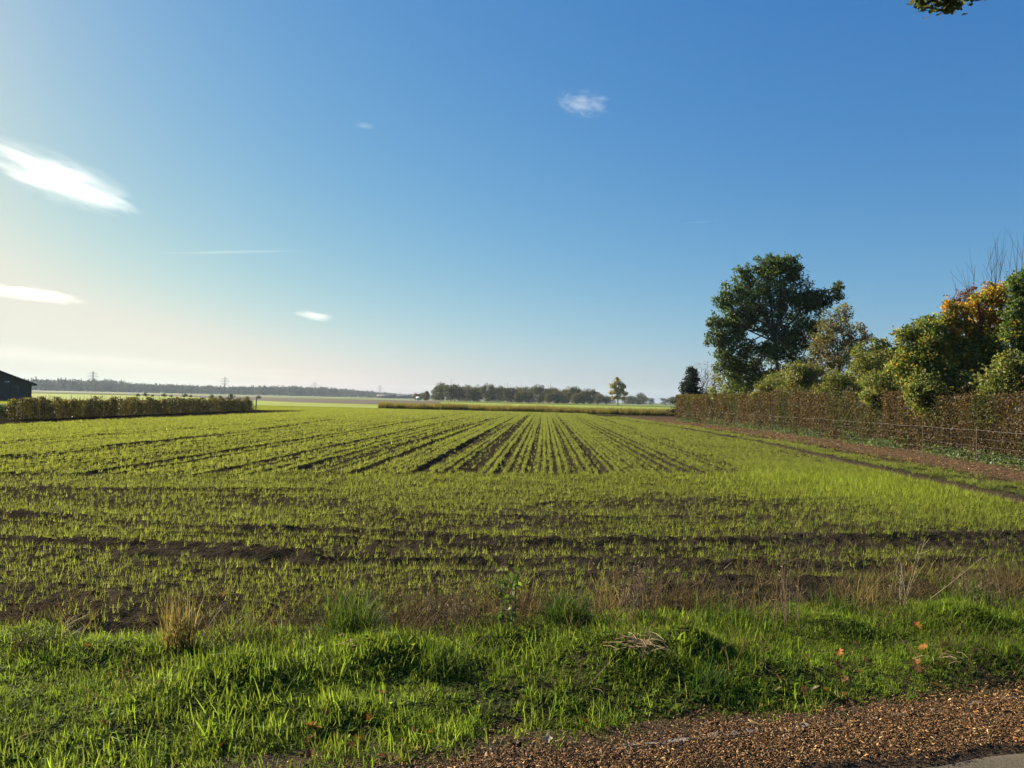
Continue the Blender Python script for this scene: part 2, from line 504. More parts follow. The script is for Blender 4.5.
# drilled rows
pts = []
for k in range(ROW_N):
    r0 = -150 + (k + .5) * ROWSP
    if r0 > 10 or r0 < -84: continue
    y0 = max(15.5, (-r0 - 6) / .80)
    if y0 > 106: continue
    yy = [y0]
    while yy[-1] < 108: yy.append(yy[-1] + .034 + .0018 * yy[-1])
    yy = np.array(yy) + rng.uniform(-.05, .05, len(yy))
    d = row_dens[k] * (.55 + .9 * fbm(yy, yy * 0 + k * 7.7, 6, 77))
    d = d + sstep(75, 108, yy) * .4
    d = np.where(r0 < -14, d * .6 + .42, d)
    yy = yy[rng.random(len(yy)) < d]
    xx = r0 + yy * ROWK + row_wob[k] + rng.normal(0, .02 + .0003 * yy, len(yy))
    pts.append(np.stack([xx, yy], 1))
pts = np.concatenate(pts); x, y = pts.T
ok = in_rows(x, y) & (Hx(y) - x > 4.6) & ~left_strip(x, y)
for L, w, dp in TRACKS:
    ok &= rng.random(len(x)) > .85 * np.exp(-(poly_dist(x, y, L) / (w * 1.2)) ** 2)
x, y = x[ok], y[ok]
# the turning strip between rows and track
m = 26000
ys = 16 + 92 * rng.random(m * 3) ** 1.7; dhs = 4.5 + np.round(rng.random(m * 3) * 8 / .32) * .32 + rng.normal(0, .055, m * 3)
xs = Hx(ys) - dhs
ok = ~in_rows(xs, ys) & (S(xs, ys) > 17) & (rng.random(len(xs)) < .35 + .8 * fbm(xs, ys, 1.6, 91))
x = np.concatenate([x, xs[ok]]); y = np.concatenate([y, ys[ok]])
# grass strip beside the track
m = 13000
ys = 8 + 80 * rng.random(m) ** 1.6
xs = Hx(ys) - 1.4 - 2.3 * rng.random(m) ** .7
ok = rng.random(m) < sstep(.3, .6, fbm(xs, ys, 1.2, 93)) * sstep(1.3, 2.6, Hx(ys) - xs) + .05
x = np.concatenate([x, xs[ok]]); y = np.concatenate([y, ys[ok]])
n = len(x)
P = np.stack([x, y, hgt(x, y)], 1)
sc = rng.uniform(.7, 1.25, n) * (.85 + .007 * y)
rot = np.stack([rng.normal(0, .12, n), rng.normal(0, .12, n), rng.choice([0, 3.1416], n) + rng.normal(0, .2, n)], 1)
tint = g_tint(n, (.156, .192, .038), .24, .22)
scatter('crop_rows', P, rot, np.stack([sc * .7, sc * (1 + .014 * y), sc], 1), rng.integers(0, 5, n), tint, clump_c, 'green drilled crop rows running away to the far end of the field', 'crop')
print('rows', n)

# verge grass
a = rng.uniform(-8, 9, 150000); ss = rng.uniform(3.1, 6.3, 150000)
x, y = from_as(a, ss)
bare = sstep(.27, .46, fbm(x, y, .55, 95, 3)) * .7 + .42
bnd = 5.9 + .5 * (vnoise(x, y, 3.5, 4) - .5)
lim = 3.16 + .42 * sstep(-1.7, .1, x) + .17 * sstep(.4, 3, x) + .3 * (vnoise(x, y, .5, 97) - .5)
edge = sstep(lim, lim + .22 + .3 * sstep(-.5, 1.5, x), ss) * (1 - sstep(bnd - .45, bnd + .05, ss))
for bx, by in gp([(350, 742), (780, 690), (900, 655), (820, 682), (700, 712), (50, 638), (240, 655)]):
    bare = bare * (1 - .85 * np.exp(-((x - bx) ** 2 + (y - by) ** 2) / .17 ** 2))
keep = rng.random(len(x)) < bare * edge * .62
x, y, ss = x[keep], y[keep], ss[keep]
n = len(x)
P = np.stack([x, y, hgt(x, y)], 1)
hv = fbm(x, y, .55, 99, 3)
sc = rng.uniform(.55, 1.2, n) * (.50 + .62 * sstep(.25, .75, hv)) * (1 - .4 * sstep(5.1, 5.8, ss)) * (1 - .35 * sstep(-.5, 3, x) * sstep(4.8, 4.0, ss))
rot = np.stack([rng.normal(0, .18, n), rng.normal(0, .18, n), rng.uniform(0, 6.28, n)], 1)
tint = g_tint(n, (.116, .188, .020), .32, .45) * (.75 + .6 * fbm(x, y, .8, 98, 2)[:, None])
scatter('verge_grass', P, rot, np.stack([sc, sc, sc], 1), np.where(rng.random(n) < .07, rng.integers(0, 3, n), rng.integers(3, 9, n)), tint, verge_c, 'lush green grass on the lumpy verge between shoulder and field', 'grass')
print('verge', n)

# dead grass and weeds thatch at the field edge
def stalk_proto(name, seed):
    r = np.random.default_rng(seed); b = MB()
    for i in range(5):
        p0 = np.array((*r.normal(0, .03, 2), 0)); d = np.array((*r.normal(0, .55, 2), r.uniform(.35, 1)))
        d /= np.linalg.norm(d); L = r.uniform(.1, .26)
        p1 = p0 + d * L * .6; p2 = p0 + d * L + np.array((*r.normal(0, .02, 2), -.02))
        b.tube([p0, p1, p2], [.0022, .0018, .001], 3, False)
    return mesh(name, np.concatenate(b.V), [np.array(v) for v in b.F.values()], M_blade, link=False)
thatch_c = proto_collection('thatch_kinds', [stalk_proto('thatch_%d' % i, 500 + i) for i in range(5)])
a = rng.uniform(-7, 8, 16000); ss = rng.uniform(4.0, 7.0, 16000)
x, y = from_as(a, ss)
pr = np.exp(-((ss - 6.0) / .45) ** 2) * sstep(.35, .65, fbm(x, y, .9, 111)) * (.35 + .65 * sstep(-2.5, 0, x)) + .28 * sstep(.45, .65, fbm(x, y, .5, 112))
keep = rng.random(len(x)) < pr * .55
x, y = x[keep], y[keep]; n = len(x)
sc = rng.uniform(.6, 1.3, n)
scatter('dead_grass', np.stack([x, y, hgt(x, y)], 1), np.stack([rng.normal(0, .3, n), rng.normal(0, .3, n), rng.uniform(0, 6.28, n)], 1), np.stack([sc] * 3, 1), rng.integers(0, 5, n),
        np.array((.18, .145, .08)) * np.exp(rng.normal(0, .35, (n, 1))), thatch_c, 'thin brown dead grass stems along the field edge', 'dead grass')

# litter of the road shoulder
def chip_proto(name, seed):
    r = np.random.default_rng(seed)
    m = r.integers(5, 7); a = np.sort(r.uniform(0, 6.28, m)) ; rad = r.uniform(.5, 1, m)
    top = np.stack([np.cos(a) * rad, np.sin(a) * rad * .6, r.uniform(-.12, .35, m)], 1)
    V = np.concatenate([top, top * (.9, .9, 1) - (0, 0, .3), [(0, 0, .22)]])
    T = [(i, (i + 1) % m, 2 * m) for i in range(m)]
    Q = [(i + m, (i + 1) % m + m, (i + 1) % m, i) for i in range(m)]
    return mesh(name, V, [np.array(T), np.array(Q)], M_chip, link=False)
chip_c = proto_collection('chip_kinds', [chip_proto('chip_%d' % i, 600 + i) for i in range(7)])
a = rng.uniform(-4.5, 7, 170000); ss = np.where(rng.random(170000) < .1, rng.uniform(3.5, 6.2, 170000), rng.normal(3.52, .24, 170000))
x, y = from_as(a, ss)
lim = 3.22 + .42 * sstep(-1.7, .1, x) + .17 * sstep(.4, 3, x) + .16 * (vnoise(x, y, .35, 121) - .5) + .12 * (vnoise(x, y, 1.1, 122) - .5)
keep = ((ss < lim) | (rng.random(len(x)) < .08 + .5 * np.exp(-(ss - lim) / .14))) & (ss > 3.12 + .12 * vnoise(x, y, .3, 120)) & (ss < 6.2) & (rng.random(len(x)) < .25 + .75 * sstep(3.08, 3.25, ss)) & (y > 2.4)
x, y, ss = x[keep], y[keep], ss[keep]; n = len(x)
# stray bits over the verge and road
z = np.maximum(hgt(x, y), .022 * (ss > 3.1) + .004) + rng.uniform(0, .014, n)
sc = np.exp(rng.normal(math.log(.0064), .45, n))
pal = np.array((1.12, 1.06, .86)) * np.array([(.19, .10, .04), (.27, .155, .065), (.36, .235, .11), (.12, .062, .026), (.06, .034, .016), (.24, .105, .035), (.42, .30, .17)])
tint = pal[rng.choice(7, n, p=[.25, .22, .1, .18, .13, .08, .04])] * np.exp(rng.normal(-.3, .4, (n, 1)))
scatter('leaf_litter', np.stack([x, y, z], 1), np.stack([rng.normal(0, .38, n), rng.normal(0, .38, n), rng.uniform(0, 6.28, n)], 1), np.stack([sc * rng.uniform(.8, 1.9, n), sc, sc * .55], 1), rng.integers(0, 7, n), tint, chip_c,
        'brown broken leaf and bark litter on the road shoulder', 'leaf litter')

# red-brown leaves under the hedge, with ivy
def leaf_quads(P, size, tint, flatness=0., seed=0, droop=.0):
    """one folded leaf (4 vertices) at every point"""
    r = np.random.default_rng(seed + 1000)
    n = len(P)
    d = r.normal(0, 1, (n, 3)); d[:, 2] *= (1 - flatness); d[:, 2] -= droop
    d /= np.linalg.norm(d, axis=1)[:, None]
    q = r.normal(0, 1, (n, 3)); q[:, 2] *= (1 - flatness)
    sd = np.cross(d, q); 
    if flatness > .6:
        sd = np.stack([-d[:, 1], d[:, 0], r.normal(0, .25, n)], 1)
    sd /= np.linalg.norm(sd, axis=1)[:, None] + 1e-9
    nn = np.cross(d, sd)
    size = np.broadcast_to(size, n)[:, None] * r.uniform(.7, 1.35, (n, 1))
    a = P - d * size * .5; b = P + sd * size * .33 + nn * size * .1; c = P + d * size * .5; e = P - sd * size * .33 + nn * size * .1
    V = np.stack([a, b, c, e], 1).reshape(-1, 3)
    i = np.arange(n)[:, None] * 4
    T = np.broadcast_to(tint, (n, 3))
    return V, np.concatenate([i, i + 1, i + 2, i + 3], 1), np.repeat(T, 4, axis=0)

def leaves(name, P, size, tint, parent=None, mat=None, flatness=0., seed=0, droop=0.):
    V, Fq, T = leaf_quads(np.asarray(P), size, tint, flatness, seed, droop)
    return mesh(name, V, [Fq], mat or M_leaf, parent, T)

def mix_tint(n, cols, probs, var=.25, r=rng):
    return np.array(cols)[r.choice(len(cols), n, p=probs)] * np.exp(r.normal(0, var, (n, 1)))

m = 15000
yy = 9 + 66 * rng.random(m) ** 1.5
xx = Hx(yy) - (-.2 + 2.2 * rng.random(m) ** 1.4)
z = hgt(xx, yy) + .02
tag(leaves('fallen_leaves', np.stack([xx, yy, z], 1), (.04 + .001 * yy), mix_tint(m, [(.20, .115, .058), (.28, .175, .09), (.11, .066, .036), (.36, .25, .14)], [.4, .25, .25, .1]), flatness=.8, mat=M_dry),
    'carpet of red-brown leaves along the foot of the long hedge', 'leaf litter', kind='stuff')
m = 9000
yy = 9 + 60 * rng.random(m) ** 1.5
xx = Hx(yy) - (-.05 + .28 * np.abs(rng.normal(0, 1, m)))
pz = fbm(yy, yy * 0, 2.2, 131) * .75
zz = rng.random(m) ** 1.6 * pz
ok = rng.random(m) < sstep(.3, .6, fbm(yy, yy * 0, 3.1, 133)) + .1
P = np.stack([xx, yy, hgt(xx, yy) + zz], 1)[ok]
tag(leaves('ivy', P, .085, mix_tint(len(P), [(.085, .13, .045), (.13, .18, .075), (.06, .09, .03)], [.5, .25, .25]), seed=4), 'pale green ivy and nettles creeping up the foot of the long hedge', 'ivy', kind='stuff')


# ------------------------------------------------------------------ the long hedge on the right with its fence
def build_hedge():
    t = thing('hedge', 'long clipped beech hedge of brown autumn leaves beside the dirt track', 'hedge', (14.2, 21.6, 0))
    r = np.random.default_rng(41)
    m = 230000
    yy = 8 + 62.5 * r.random(m) ** 1.55
    top = np.interp(yy, [8, 21, 35, 54, 71], [1.95, 2.1, 2.3, 2.45, 2.4]) + .35 * (fbm(yy, yy * 0, 2.3, 141) - .5)
    u = r.random(m)
    face = u < .62
    depth = np.where(face, np.abs(r.normal(0, .13, m)), .25 + r.random(m) * .9)
    bulge = .28 * (fbm(yy, r.random(m) * 0 + 3, 1.6, 143) - .5)
    hz = np.where(face, r.random(m) ** .9, np.where(r.random(m) < .55, r.random(m), 1 - np.abs(r.normal(0, .06, m))))
    z = hz * top + np.where(r.random(m) < .10, r.exponential(.16, m) * (1 - .7 * sstep(35, 50, yy)), 0)
    bul2 = .3 * (fbm(yy, z, .8, 145) - .5)
    x = Hx(yy) + depth + bulge + bul2 - .02
    endm = yy > 69.5
    P = np.stack([x, yy, z + .05], 1) - np.array((14.2, 21.6, 0))
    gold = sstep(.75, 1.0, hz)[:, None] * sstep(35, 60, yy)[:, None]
    tint = mix_tint(m, [(.095, .058, .030), (.15, .094, .045), (.05, .036, .022), (.22, .15, .075), (.085, .088, .03)], [.34, .24, .24, .08, .10], .25, r)
    grn = sstep(.52, .68, fbm(yy, z, 1.7, 147))[:, None] * (r.random((m, 1)) < .6)
    tint = tint * (1 - grn) + np.array((.075, .088, .025)) * grn
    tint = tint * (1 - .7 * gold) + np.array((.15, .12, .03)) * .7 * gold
    leaves('foliage', P, .040 + .0011 * yy, tint * .85, t, seed=7)
    b = MB()
    for k in range(2600):
        y0 = 8 + 62 * r.random() ** 1.5
        x0 = float(Hx(y0)) + r.uniform(.05, .9); h = float(np.interp(y0, [8, 21, 71], [2.0, 2.1, 2.4])) * r.uniform(.6, 1.08)
        p = np.array((x0 - 14.2, y0 - 21.6, 0.)); e = p + (r.normal(0, .2), r.normal(0, .25), h)
        b.tube([p, (p + e) / 2 + r.normal(0, .06, 3), e], [.012, .009, .004], 3, False)
    b.build('stems', M_bark, t)
build_hedge()

def build_fence():
    base = (float(Hx(21.6)) - .38, 21.6, 0)
    t = thing('wire_fence', 'low wire mesh fence on thin posts in front of the long brown hedge', 'fence', base)
    ys = np.arange(9, 70, 3.6)
    P = [(float(Hx(v)) - .38 - base[0], v - 21.6, float(hgt(float(Hx(v)) - .38, v))) for v in ys]
    for (x, y, z) in P:
        b = MB(); b.tube([(x, y, z - .1), (x, y, z + 1.08)], [.014, .012], 6)
        b.build('post', M_bark, t)
    for h, rad in ((.97, .0027), (.72, .0013), (.5, .0013), (.28, .0013), (.1, .0013)):
        b = MB(); pts = []
        for i, (x, y, z) in enumerate(P):
            pts.append((x - .025, y, z + h))
            if i < len(P) - 1:
                q = P[i + 1]; pts.append(((x + q[0]) / 2 - .025, (y + q[1]) / 2, (z + q[2]) / 2 + h - .025))
        b.tube(pts, rad, 4, False); b.build('wire', M_steel, t)
    b = MB()
    for v in np.arange(9, 50, .3):
        x = float(Hx(v)) - .405 - base[0]; z = float(hgt(float(Hx(v)) - .38, v))
        b.tube([(x, v - 21.6, z + .08), (x, v - 21.6, z + .96)], .0011, 3, False)
    b.build('mesh_wires', M_steel, t)
build_fence()


# ------------------------------------------------------------------ trees and bushes
def grow(name, label, cat, Y, base_px, lobes, cols, probs, leaf, dens=1.0, trunk_r=.12, seed=0, group=None, var=.22, depth_k=.8, clump=.34, gap=0.55, wood=None, base_z=0.0, limb_from=.25, twigs=True, mid=None, gain=1.9, accent=None):
    """a tree or bush: trunk and limbs reach into crown lobes given as (px, py, radius in px[, depth offset])"""
    r = np.random.default_rng(900 + seed)
    bx = at_y(base_px, 400, Y)[0]
    base = np.array((bx, Y, base_z))
    t = thing(name, label, cat, tuple(base), group)
    b = MB()
    cols = np.array(cols) * gain
    Ls = []
    for lb in lobes:
        px, py, rp = lb[:3]
        dy = lb[3] if len(lb) > 3 else r.uniform(-.5, .5) * depth_k * 1.6 * rp / F * Y
        c = np.array(at_y(px, py, Y + dy)) - base
        Ls.append((c, rp / F * (Y + dy)))
    zs = [c[2] for c, _ in Ls]
    ztop = max(zs); zlow = min(zs)
    mean = np.mean([c for c, _ in Ls], axis=0)
    hub = np.array((mean[0] * .5, mean[1] * .5, max(.3, zlow * .6 + .4 * mean[2] * .5)))
    if mid: hub = np.array(at_y(*mid, Y)) - base
    crown_top = np.array((mean[0], mean[1], ztop))
    q = [np.zeros(3) + (0, 0, -.1), hub * (.55, .55, .5) + r.normal(0, .05, 3), hub, hub * .35 + crown_top * .65 + r.normal(0, .15, 3), crown_top]
    b.tube(q, [trunk_r * 1.25, trunk_r, trunk_r * .85, trunk_r * .45, trunk_r * .15], 8)
    P, Tn = [], []
    for c, rad in Ls:
        # limb
        k = r.uniform(limb_from, .75); st = hub * (1 - k * .5) + crown_top * (k * .5)
        if c[2] < hub[2]: st = hub * r.uniform(.5, .9)
        m1 = st * .5 + c * .5 + r.normal(0, .10, 3) * np.linalg.norm(c - st) + (0, 0, .08 * np.linalg.norm(c - st))
        b.tube([st, m1, c], [trunk_r * .42, trunk_r * .28, trunk_r * .14], 5)
        nc = max(6, int(30 * dens ** .5 * (r.uniform(.85, 1.15))))
        for j in range(nc):
            d = r.normal(0, 1, 3); d /= np.linalg.norm(d)
            cc = c + d * rad * (gap + (1 - gap) * r.random() ** .6) * (1, depth_k, .92)
            if twigs: b.tube([c * .8 + st * .2 if j % 3 else c, (c + cc) / 2 + r.normal(0, .06, 3) * rad, cc], [trunk_r * .12, trunk_r * .08, trunk_r * .03], 3, False)
            rc = rad * clump * r.uniform(.6, 1.3)
            nl = max(4, int(dens * 7.5 * (rc / leaf) ** 2))
            dd = r.normal(0, 1, (nl, 3)); dd /= np.linalg.norm(dd, axis=1)[:, None]
            pp = cc + dd * (rc * r.random((nl, 1)) ** .45 * np.where(r.random((nl, 1)) < .14, r.uniform(1.1, 1.9, (nl, 1)), 1)) * (1, 1, .75)
            P.append(pp)
            shade = np.exp(r.normal(0, .18))
            tt = mix_tint(nl, cols, probs, var, r) * shade
            if accent and r.random() < accent[1]:
                q_ = (r.random((nl, 1)) < r.uniform(.25, .75)); tt = np.where(q_, np.array(accent[0]) * np.exp(r.normal(0, .25, (nl, 1))), tt)
            Tn.append(tt)
    P = np.concatenate(P); Tn = np.concatenate(Tn)
    ok = P[:, 2] > .05
    P, Tn = P[ok], Tn[ok]
    b.build('trunk', wood or M_bark, t, smooth=True)
    leaves('crown', P, leaf, Tn, t, seed=seed, droop=.25)
    print(name, label[:30], len(P))
    return t

OAK = [(.050, .080, .020), (.038, .062, .016), (.080, .105, .025), (.13, .12, .03)]
grow('oak_tree', 'tall round dark green oak tree rising highest above the long hedge', 'tree', 56, 776,
     [(776, 284, 24), (757, 296, 22), (795, 292, 22), (742, 315, 22), (728, 330, 18), (722, 300, 10), (808, 312, 22), (818, 300, 12), (735, 350, 20), (760, 362, 22), (785, 352, 22), (806, 338, 20), (832, 296, 10), (838, 286, 6),
      (716, 340, 11), (768, 320, 18), (748, 378, 18), (775, 383, 18), (800, 372, 18), (745, 274, 11), (792, 268, 13), (728, 368, 14), (768, 268, 15), (780, 264, 11), (735, 292, 13), (715, 322, 9)],
     OAK, [.42, .33, .2, .05], .16, 1.1, .17, 1, clump=.36, gap=.4, mid=(777, 366), gain=1.25)
grow('shrub', 'yellowish green shrub filling the foot of the big oak behind the hedge', 'shrub', 59, 735, [(728, 384, 14), (742, 388, 14), (756, 392, 13), (733, 366, 10), (770, 394, 12), (720, 392, 10)],
     [(.085, .095, .025), (.12, .11, .03), (.055, .075, .02)], [.4, .25, .35], .16, 1.0, .06, 2)
grow('small_tree', 'thin brownish half-bare tree right of the big oak', 'tree', 46, 838,
     [(836, 322, 15), (850, 330, 15), (824, 335, 14), (838, 345, 18), (858, 345, 13), (820, 352, 13), (845, 362, 18), (830, 368, 16), (846, 312, 9), (812, 366, 12), (866, 336, 8)],
     [(.075, .068, .03), (.10, .075, .035), (.06, .07, .025), (.13, .085, .04)], [.35, .25, .3, .1], .12, .62, .09, 3, clump=.4, gap=.3)
grow('shrub', 'olive shrub with yellow leaf patches between half-bare tree and maple', 'shrub', 40, 875, [(868, 356, 15), (885, 360, 16), (875, 375, 18), (895, 372, 14), (860, 382, 18), (888, 388, 16), (880, 346, 9), (900, 352, 9)],
     [(.075, .09, .024), (.11, .11, .028), (.05, .07, .02), (.15, .12, .02)], [.38, .24, .3, .08], .11, 1.0, .06, 4, clump=.45, gap=.3, accent=((.26, .22, .03), .2))
grow('shrub', 'dull green shrub below the half-bare tree, hedge at its foot', 'shrub', 43, 815, [(800, 376, 16, 2), (815, 382, 16, 2), (830, 386, 15, 2), (788, 385, 13, 4), (845, 389, 15, 1), (776, 387, 11, 6), (806, 388, 14, 3)],
     [(.06, .08, .022), (.09, .095, .026), (.10, .08, .035)], [.45, .35, .2], .12, 1.0, .06, 5, clump=.45, gap=.3, accent=((.22, .15, .06), .2))
grow('hazel_bush', 'broad leafy green bush with yellowing leaves under the orange maple', 'bush', 28.5, 945,
     [(915, 345, 18), (935, 338, 18), (930, 360, 22), (955, 350, 24), (980, 352, 22), (905, 365, 14), (918, 380, 20), (945, 378, 24), (975, 380, 24), (1000, 372, 22), (925, 325, 12), (945, 322, 14), (905, 334, 10), (990, 335, 16), (960, 396, 20), (930, 398, 18), (990, 400, 20)],
     [(.055, .082, .020), (.04, .062, .016), (.10, .11, .024), (.22, .16, .018)], [.40, .24, .22, .14], .10, 1.0, .1, 6, clump=.46, gap=.3, accent=((.36, .24, .02), .22))
for sd, Y_, px_, lobes_, lab_ in (
        (41, 50, 790, [(770, 388, 12), (782, 384, 13), (796, 386, 14), (808, 390, 12), (760, 392, 9)], 'low bramble bush under the oak, just behind the hedge top'),
        (42, 39.5, 855, [(838, 386, 15), (852, 392, 15), (866, 390, 15), (845, 400, 12), (872, 398, 13), (826, 396, 13)], 'bramble bush spilling over the hedge below the half-bare tree'),
        (46, 34.5, 880, [(866, 366, 14), (880, 362, 14), (894, 376, 14), (872, 380, 14), (900, 388, 12)], 'leafy bush filling the gap between half-bare tree and broad leafy bush'),
        (47, 31.5, 945, [(925, 378, 20), (950, 374, 22), (975, 372, 22), (1000, 370, 20), (940, 360, 18), (985, 356, 18)], 'dense bush behind the broad leafy bush, under the maple'),
        (43, 32.5, 895, [(880, 384, 17), (896, 380, 17), (908, 392, 17), (888, 398, 16), (902, 366, 14), (874, 396, 12)], 'leafy bush spilling over the hedge left of the broad leafy bush'),
        (44, 27.5, 985, [(930, 392, 20), (955, 392, 22), (980, 395, 20), (945, 394, 18), (970, 396, 18), (915, 392, 14)], 'low green bush leaning over the hedge under the orange maple'),
        (45, 24.4, 1040, [(1005, 388, 24), (1030, 385, 26), (1015, 366, 18), (1050, 395, 26), (1000, 402, 16), (990, 396, 14)], 'low green bush leaning over the hedge at the right edge')):
    grow('bramble_bush', lab_, 'bush', Y_, px_, lobes_, [(.06, .08, .022), (.085, .10, .025), (.10, .095, .028), (.10, .075, .03)], [.4, .3, .18, .12], .09, .9, .05, sd, gap=.2, clump=.48, accent=((.2, .17, .03), .2))
grow('maple_tree', 'maple tree with a bright orange and yellow top above the green bush', 'tree', 28.2, 982,
     [(975, 306, 13), (990, 298, 14), (1003, 304, 12), (962, 312, 10), (985, 318, 15), (1003, 320, 12), (950, 322, 8), (968, 325, 10), (998, 290, 9), (975, 332, 9), (955, 335, 7), (950, 306, 7)],
     [(.50, .24, .015), (.46, .32, .02), (.36, .12, .015), (.2, .17, .025)], [.38, .36, .10, .16], .10, .75, .07, 7, clump=.5, gap=.2, mid=(982, 345), gain=1.0, accent=((.10, .13, .025), .35))
grow('red_leaved_tree', 'thin shrub with dark red leaves at the left edge of the orange top', 'shrub', 29.8, 955, [(957, 300, 9), (966, 296, 9), (950, 310, 8), (972, 290, 6), (944, 318, 6)],
     [(.10, .03, .022), (.13, .05, .025), (.06, .05, .02)], [.5, .25, .25], .09, .5, .04, 8, clump=.4, gap=.25)
grow('alder_tree', 'tall dark green tree at the right edge, behind the orange maple', 'tree', 27, 1034,
     [(1020, 286, 15), (1032, 280, 18), (1015, 310, 16), (1035, 310, 22), (1018, 335, 18), (1040, 345, 24), (1022, 360, 20), (1012, 385, 18), (1035, 385, 24), (1060, 300, 26), (1070, 340, 28), (1050, 262, 16), (1065, 385, 24), (1075, 270, 18)],
     [(.045, .072, .018), (.034, .055, .015), (.085, .10, .022), (.16, .13, .02)], [.42, .32, .2, .06], .10, 1.0, .14, 9, clump=.46, gap=.3, accent=((.30, .22, .02), .08))
grow('hazel_bush', 'green bush outside the frame beside the long hedge', 'bush', 20, 1120, [(1090, 340, 40), (1130, 350, 45), (1110, 390, 45), (1150, 320, 40), (1095, 300, 25)],
     [(.05, .078, .02), (.036, .058, .016), (.09, .10, .024)], [.45, .3, .25], .12, .8, .1, 10)

def bare(name, label, Y, base_px, tips, seed, tr=.03, sub=5, group=None, col=None, hub_py=385):
    r = np.random.default_rng(seed)
    base = np.array((at_y(base_px, 400, Y)[0], Y, 0.))
    t = thing(name, label, 'shrub', tuple(base), group)
    b = MB(); hub = np.array(at_y(base_px, hub_py, Y)) - base
    b.tube([(0, 0, -.1), hub], [tr * 1.3, tr], 6)
    tw = MB()
    for (px, py) in tips:
        e = np.array(at_y(px, py, Y + r.uniform(-.8, .8))) - base
        m1 = hub * .5 + e * .5 + r.normal(0, .05, 3) * np.linalg.norm(e - hub)
        b.tube([hub, m1, e], [tr * .5, tr * .3, tr * .07], 5, False)
        for k in range(sub):
            u = r.uniform(.35, .95); st = (hub * (1 - u) + m1 * u) if u < .5 else (m1 * (1 - u) * 1.6 + e * (1 - (1 - u) * 1.6))
            d = (e - hub) * r.uniform(.12, .3) + r.normal(0, .08, 3) * np.linalg.norm(e - hub)
            tw.tube([st, st + d * .5 + r.normal(0, .02, 3), st + d], [tr * .16, tr * .11, tr * .05], 3, False)
    b.build('trunk', M_bark, t); tw.build('twigs', M_bark, t)
    return t
bare('bare_shrub', 'bare upright twigs sticking up above the orange maple', 30.5, 1000, [(990, 246), (998, 238), (1006, 250), (1010, 262), (983, 264), (1001, 260), (994, 272)], 31, .05, 4)
bare('bare_shrub', 'bare slanting twigs left of the orange maple top', 31, 985, [(962, 270), (970, 276), (975, 266), (955, 282), (982, 272)], 32, .045, 3)
bare('bare_shrub', 'bare twigs at the frame edge above the dark green tree', 28, 1026, [(1018, 240), (1024, 232), (1030, 246), (1035, 228), (1016, 256)], 33, .05, 4)

# evergreen and bare tree at the far end of the hedge
def conifer():
    Y = 78; base = np.array((at_y(691, 400, Y)[0], Y, 0.))
    t = thing('fir_tree', 'small dark conical evergreen at the far end of the long hedge', 'tree', tuple(base))
    r = np.random.default_rng(51)
    b = MB(); b.tube([(0, 0, -.1), (0, 0, 5.3)], [.12, .02], 6)
    P = []
    for k in range(120):
        z = 5.5 - 4.6 * r.random() ** .7
        rad = .12 + (5.5 - z) ** .8 * .62 * r.uniform(.35, 1.3); a = r.uniform(0, 6.28)
        e = np.array((math.cos(a) * rad, math.sin(a) * rad, z - .12)); s0 = np.array((0, 0, z))
        b.tube([s0, e], [.02, .006], 3, False)
        u = r.random((90, 1)) ** .7
        P.append(s0 * (1 - u) + e * u + r.normal(0, .11, (90, 3)))
    P = np.concatenate(P)
    b.build('trunk', M_bark, t)
    leaves('crown', P, .15, mix_tint(len(P), [(.012, .022, .014), (.02, .032, .018)], [.6, .4]), t, seed=12)
conifer()
def bare_tree():
    r = np.random.default_rng(34); Y = 84
    base = np.array((at_y(700, 400, Y)[0], Y, 0.))
    t = thing('bare_tree', 'leafless wide tree with fine twigs behind the small dark evergreen', 'tree', tuple(base))
    b, tw = MB(), MB(); P = []
    def go(p, d, L, rad, lev):
        e = p + d * L; m_ = (p + e) / 2 + r.normal(0, .06, 3) * L
        (b if lev < 2 else tw).tube([p, m_, e], [rad, rad * .8, rad * .6], 5 if lev < 2 else 3, False)
        if lev == 4: P.append(e + r.normal(0, .12, (3, 3))); return
        for k in range(3 if lev else 6):
            nd = d + r.normal(0, .48 if lev else .62, 3) * (1, 1, .6) + (0, 0, .1); nd /= np.linalg.norm(nd)
            st = p * .3 + e * .7 if k == 0 and lev else e
            go(st, nd, L * r.uniform(.6, .9), rad * .5, lev + 1)
    go(np.zeros(3), np.array((0, 0, 1.)), 2.1, .15, 0)
    b.build('trunk', M_bark, t); tw.build('twigs', M_bark, t)
    P = np.concatenate(P)
    leaves('last_leaves', P, .1, mix_tint(len(P), [(.14, .07, .045), (.1, .05, .035)], [.5, .5], .2, r), t, seed=35)
bare_tree()


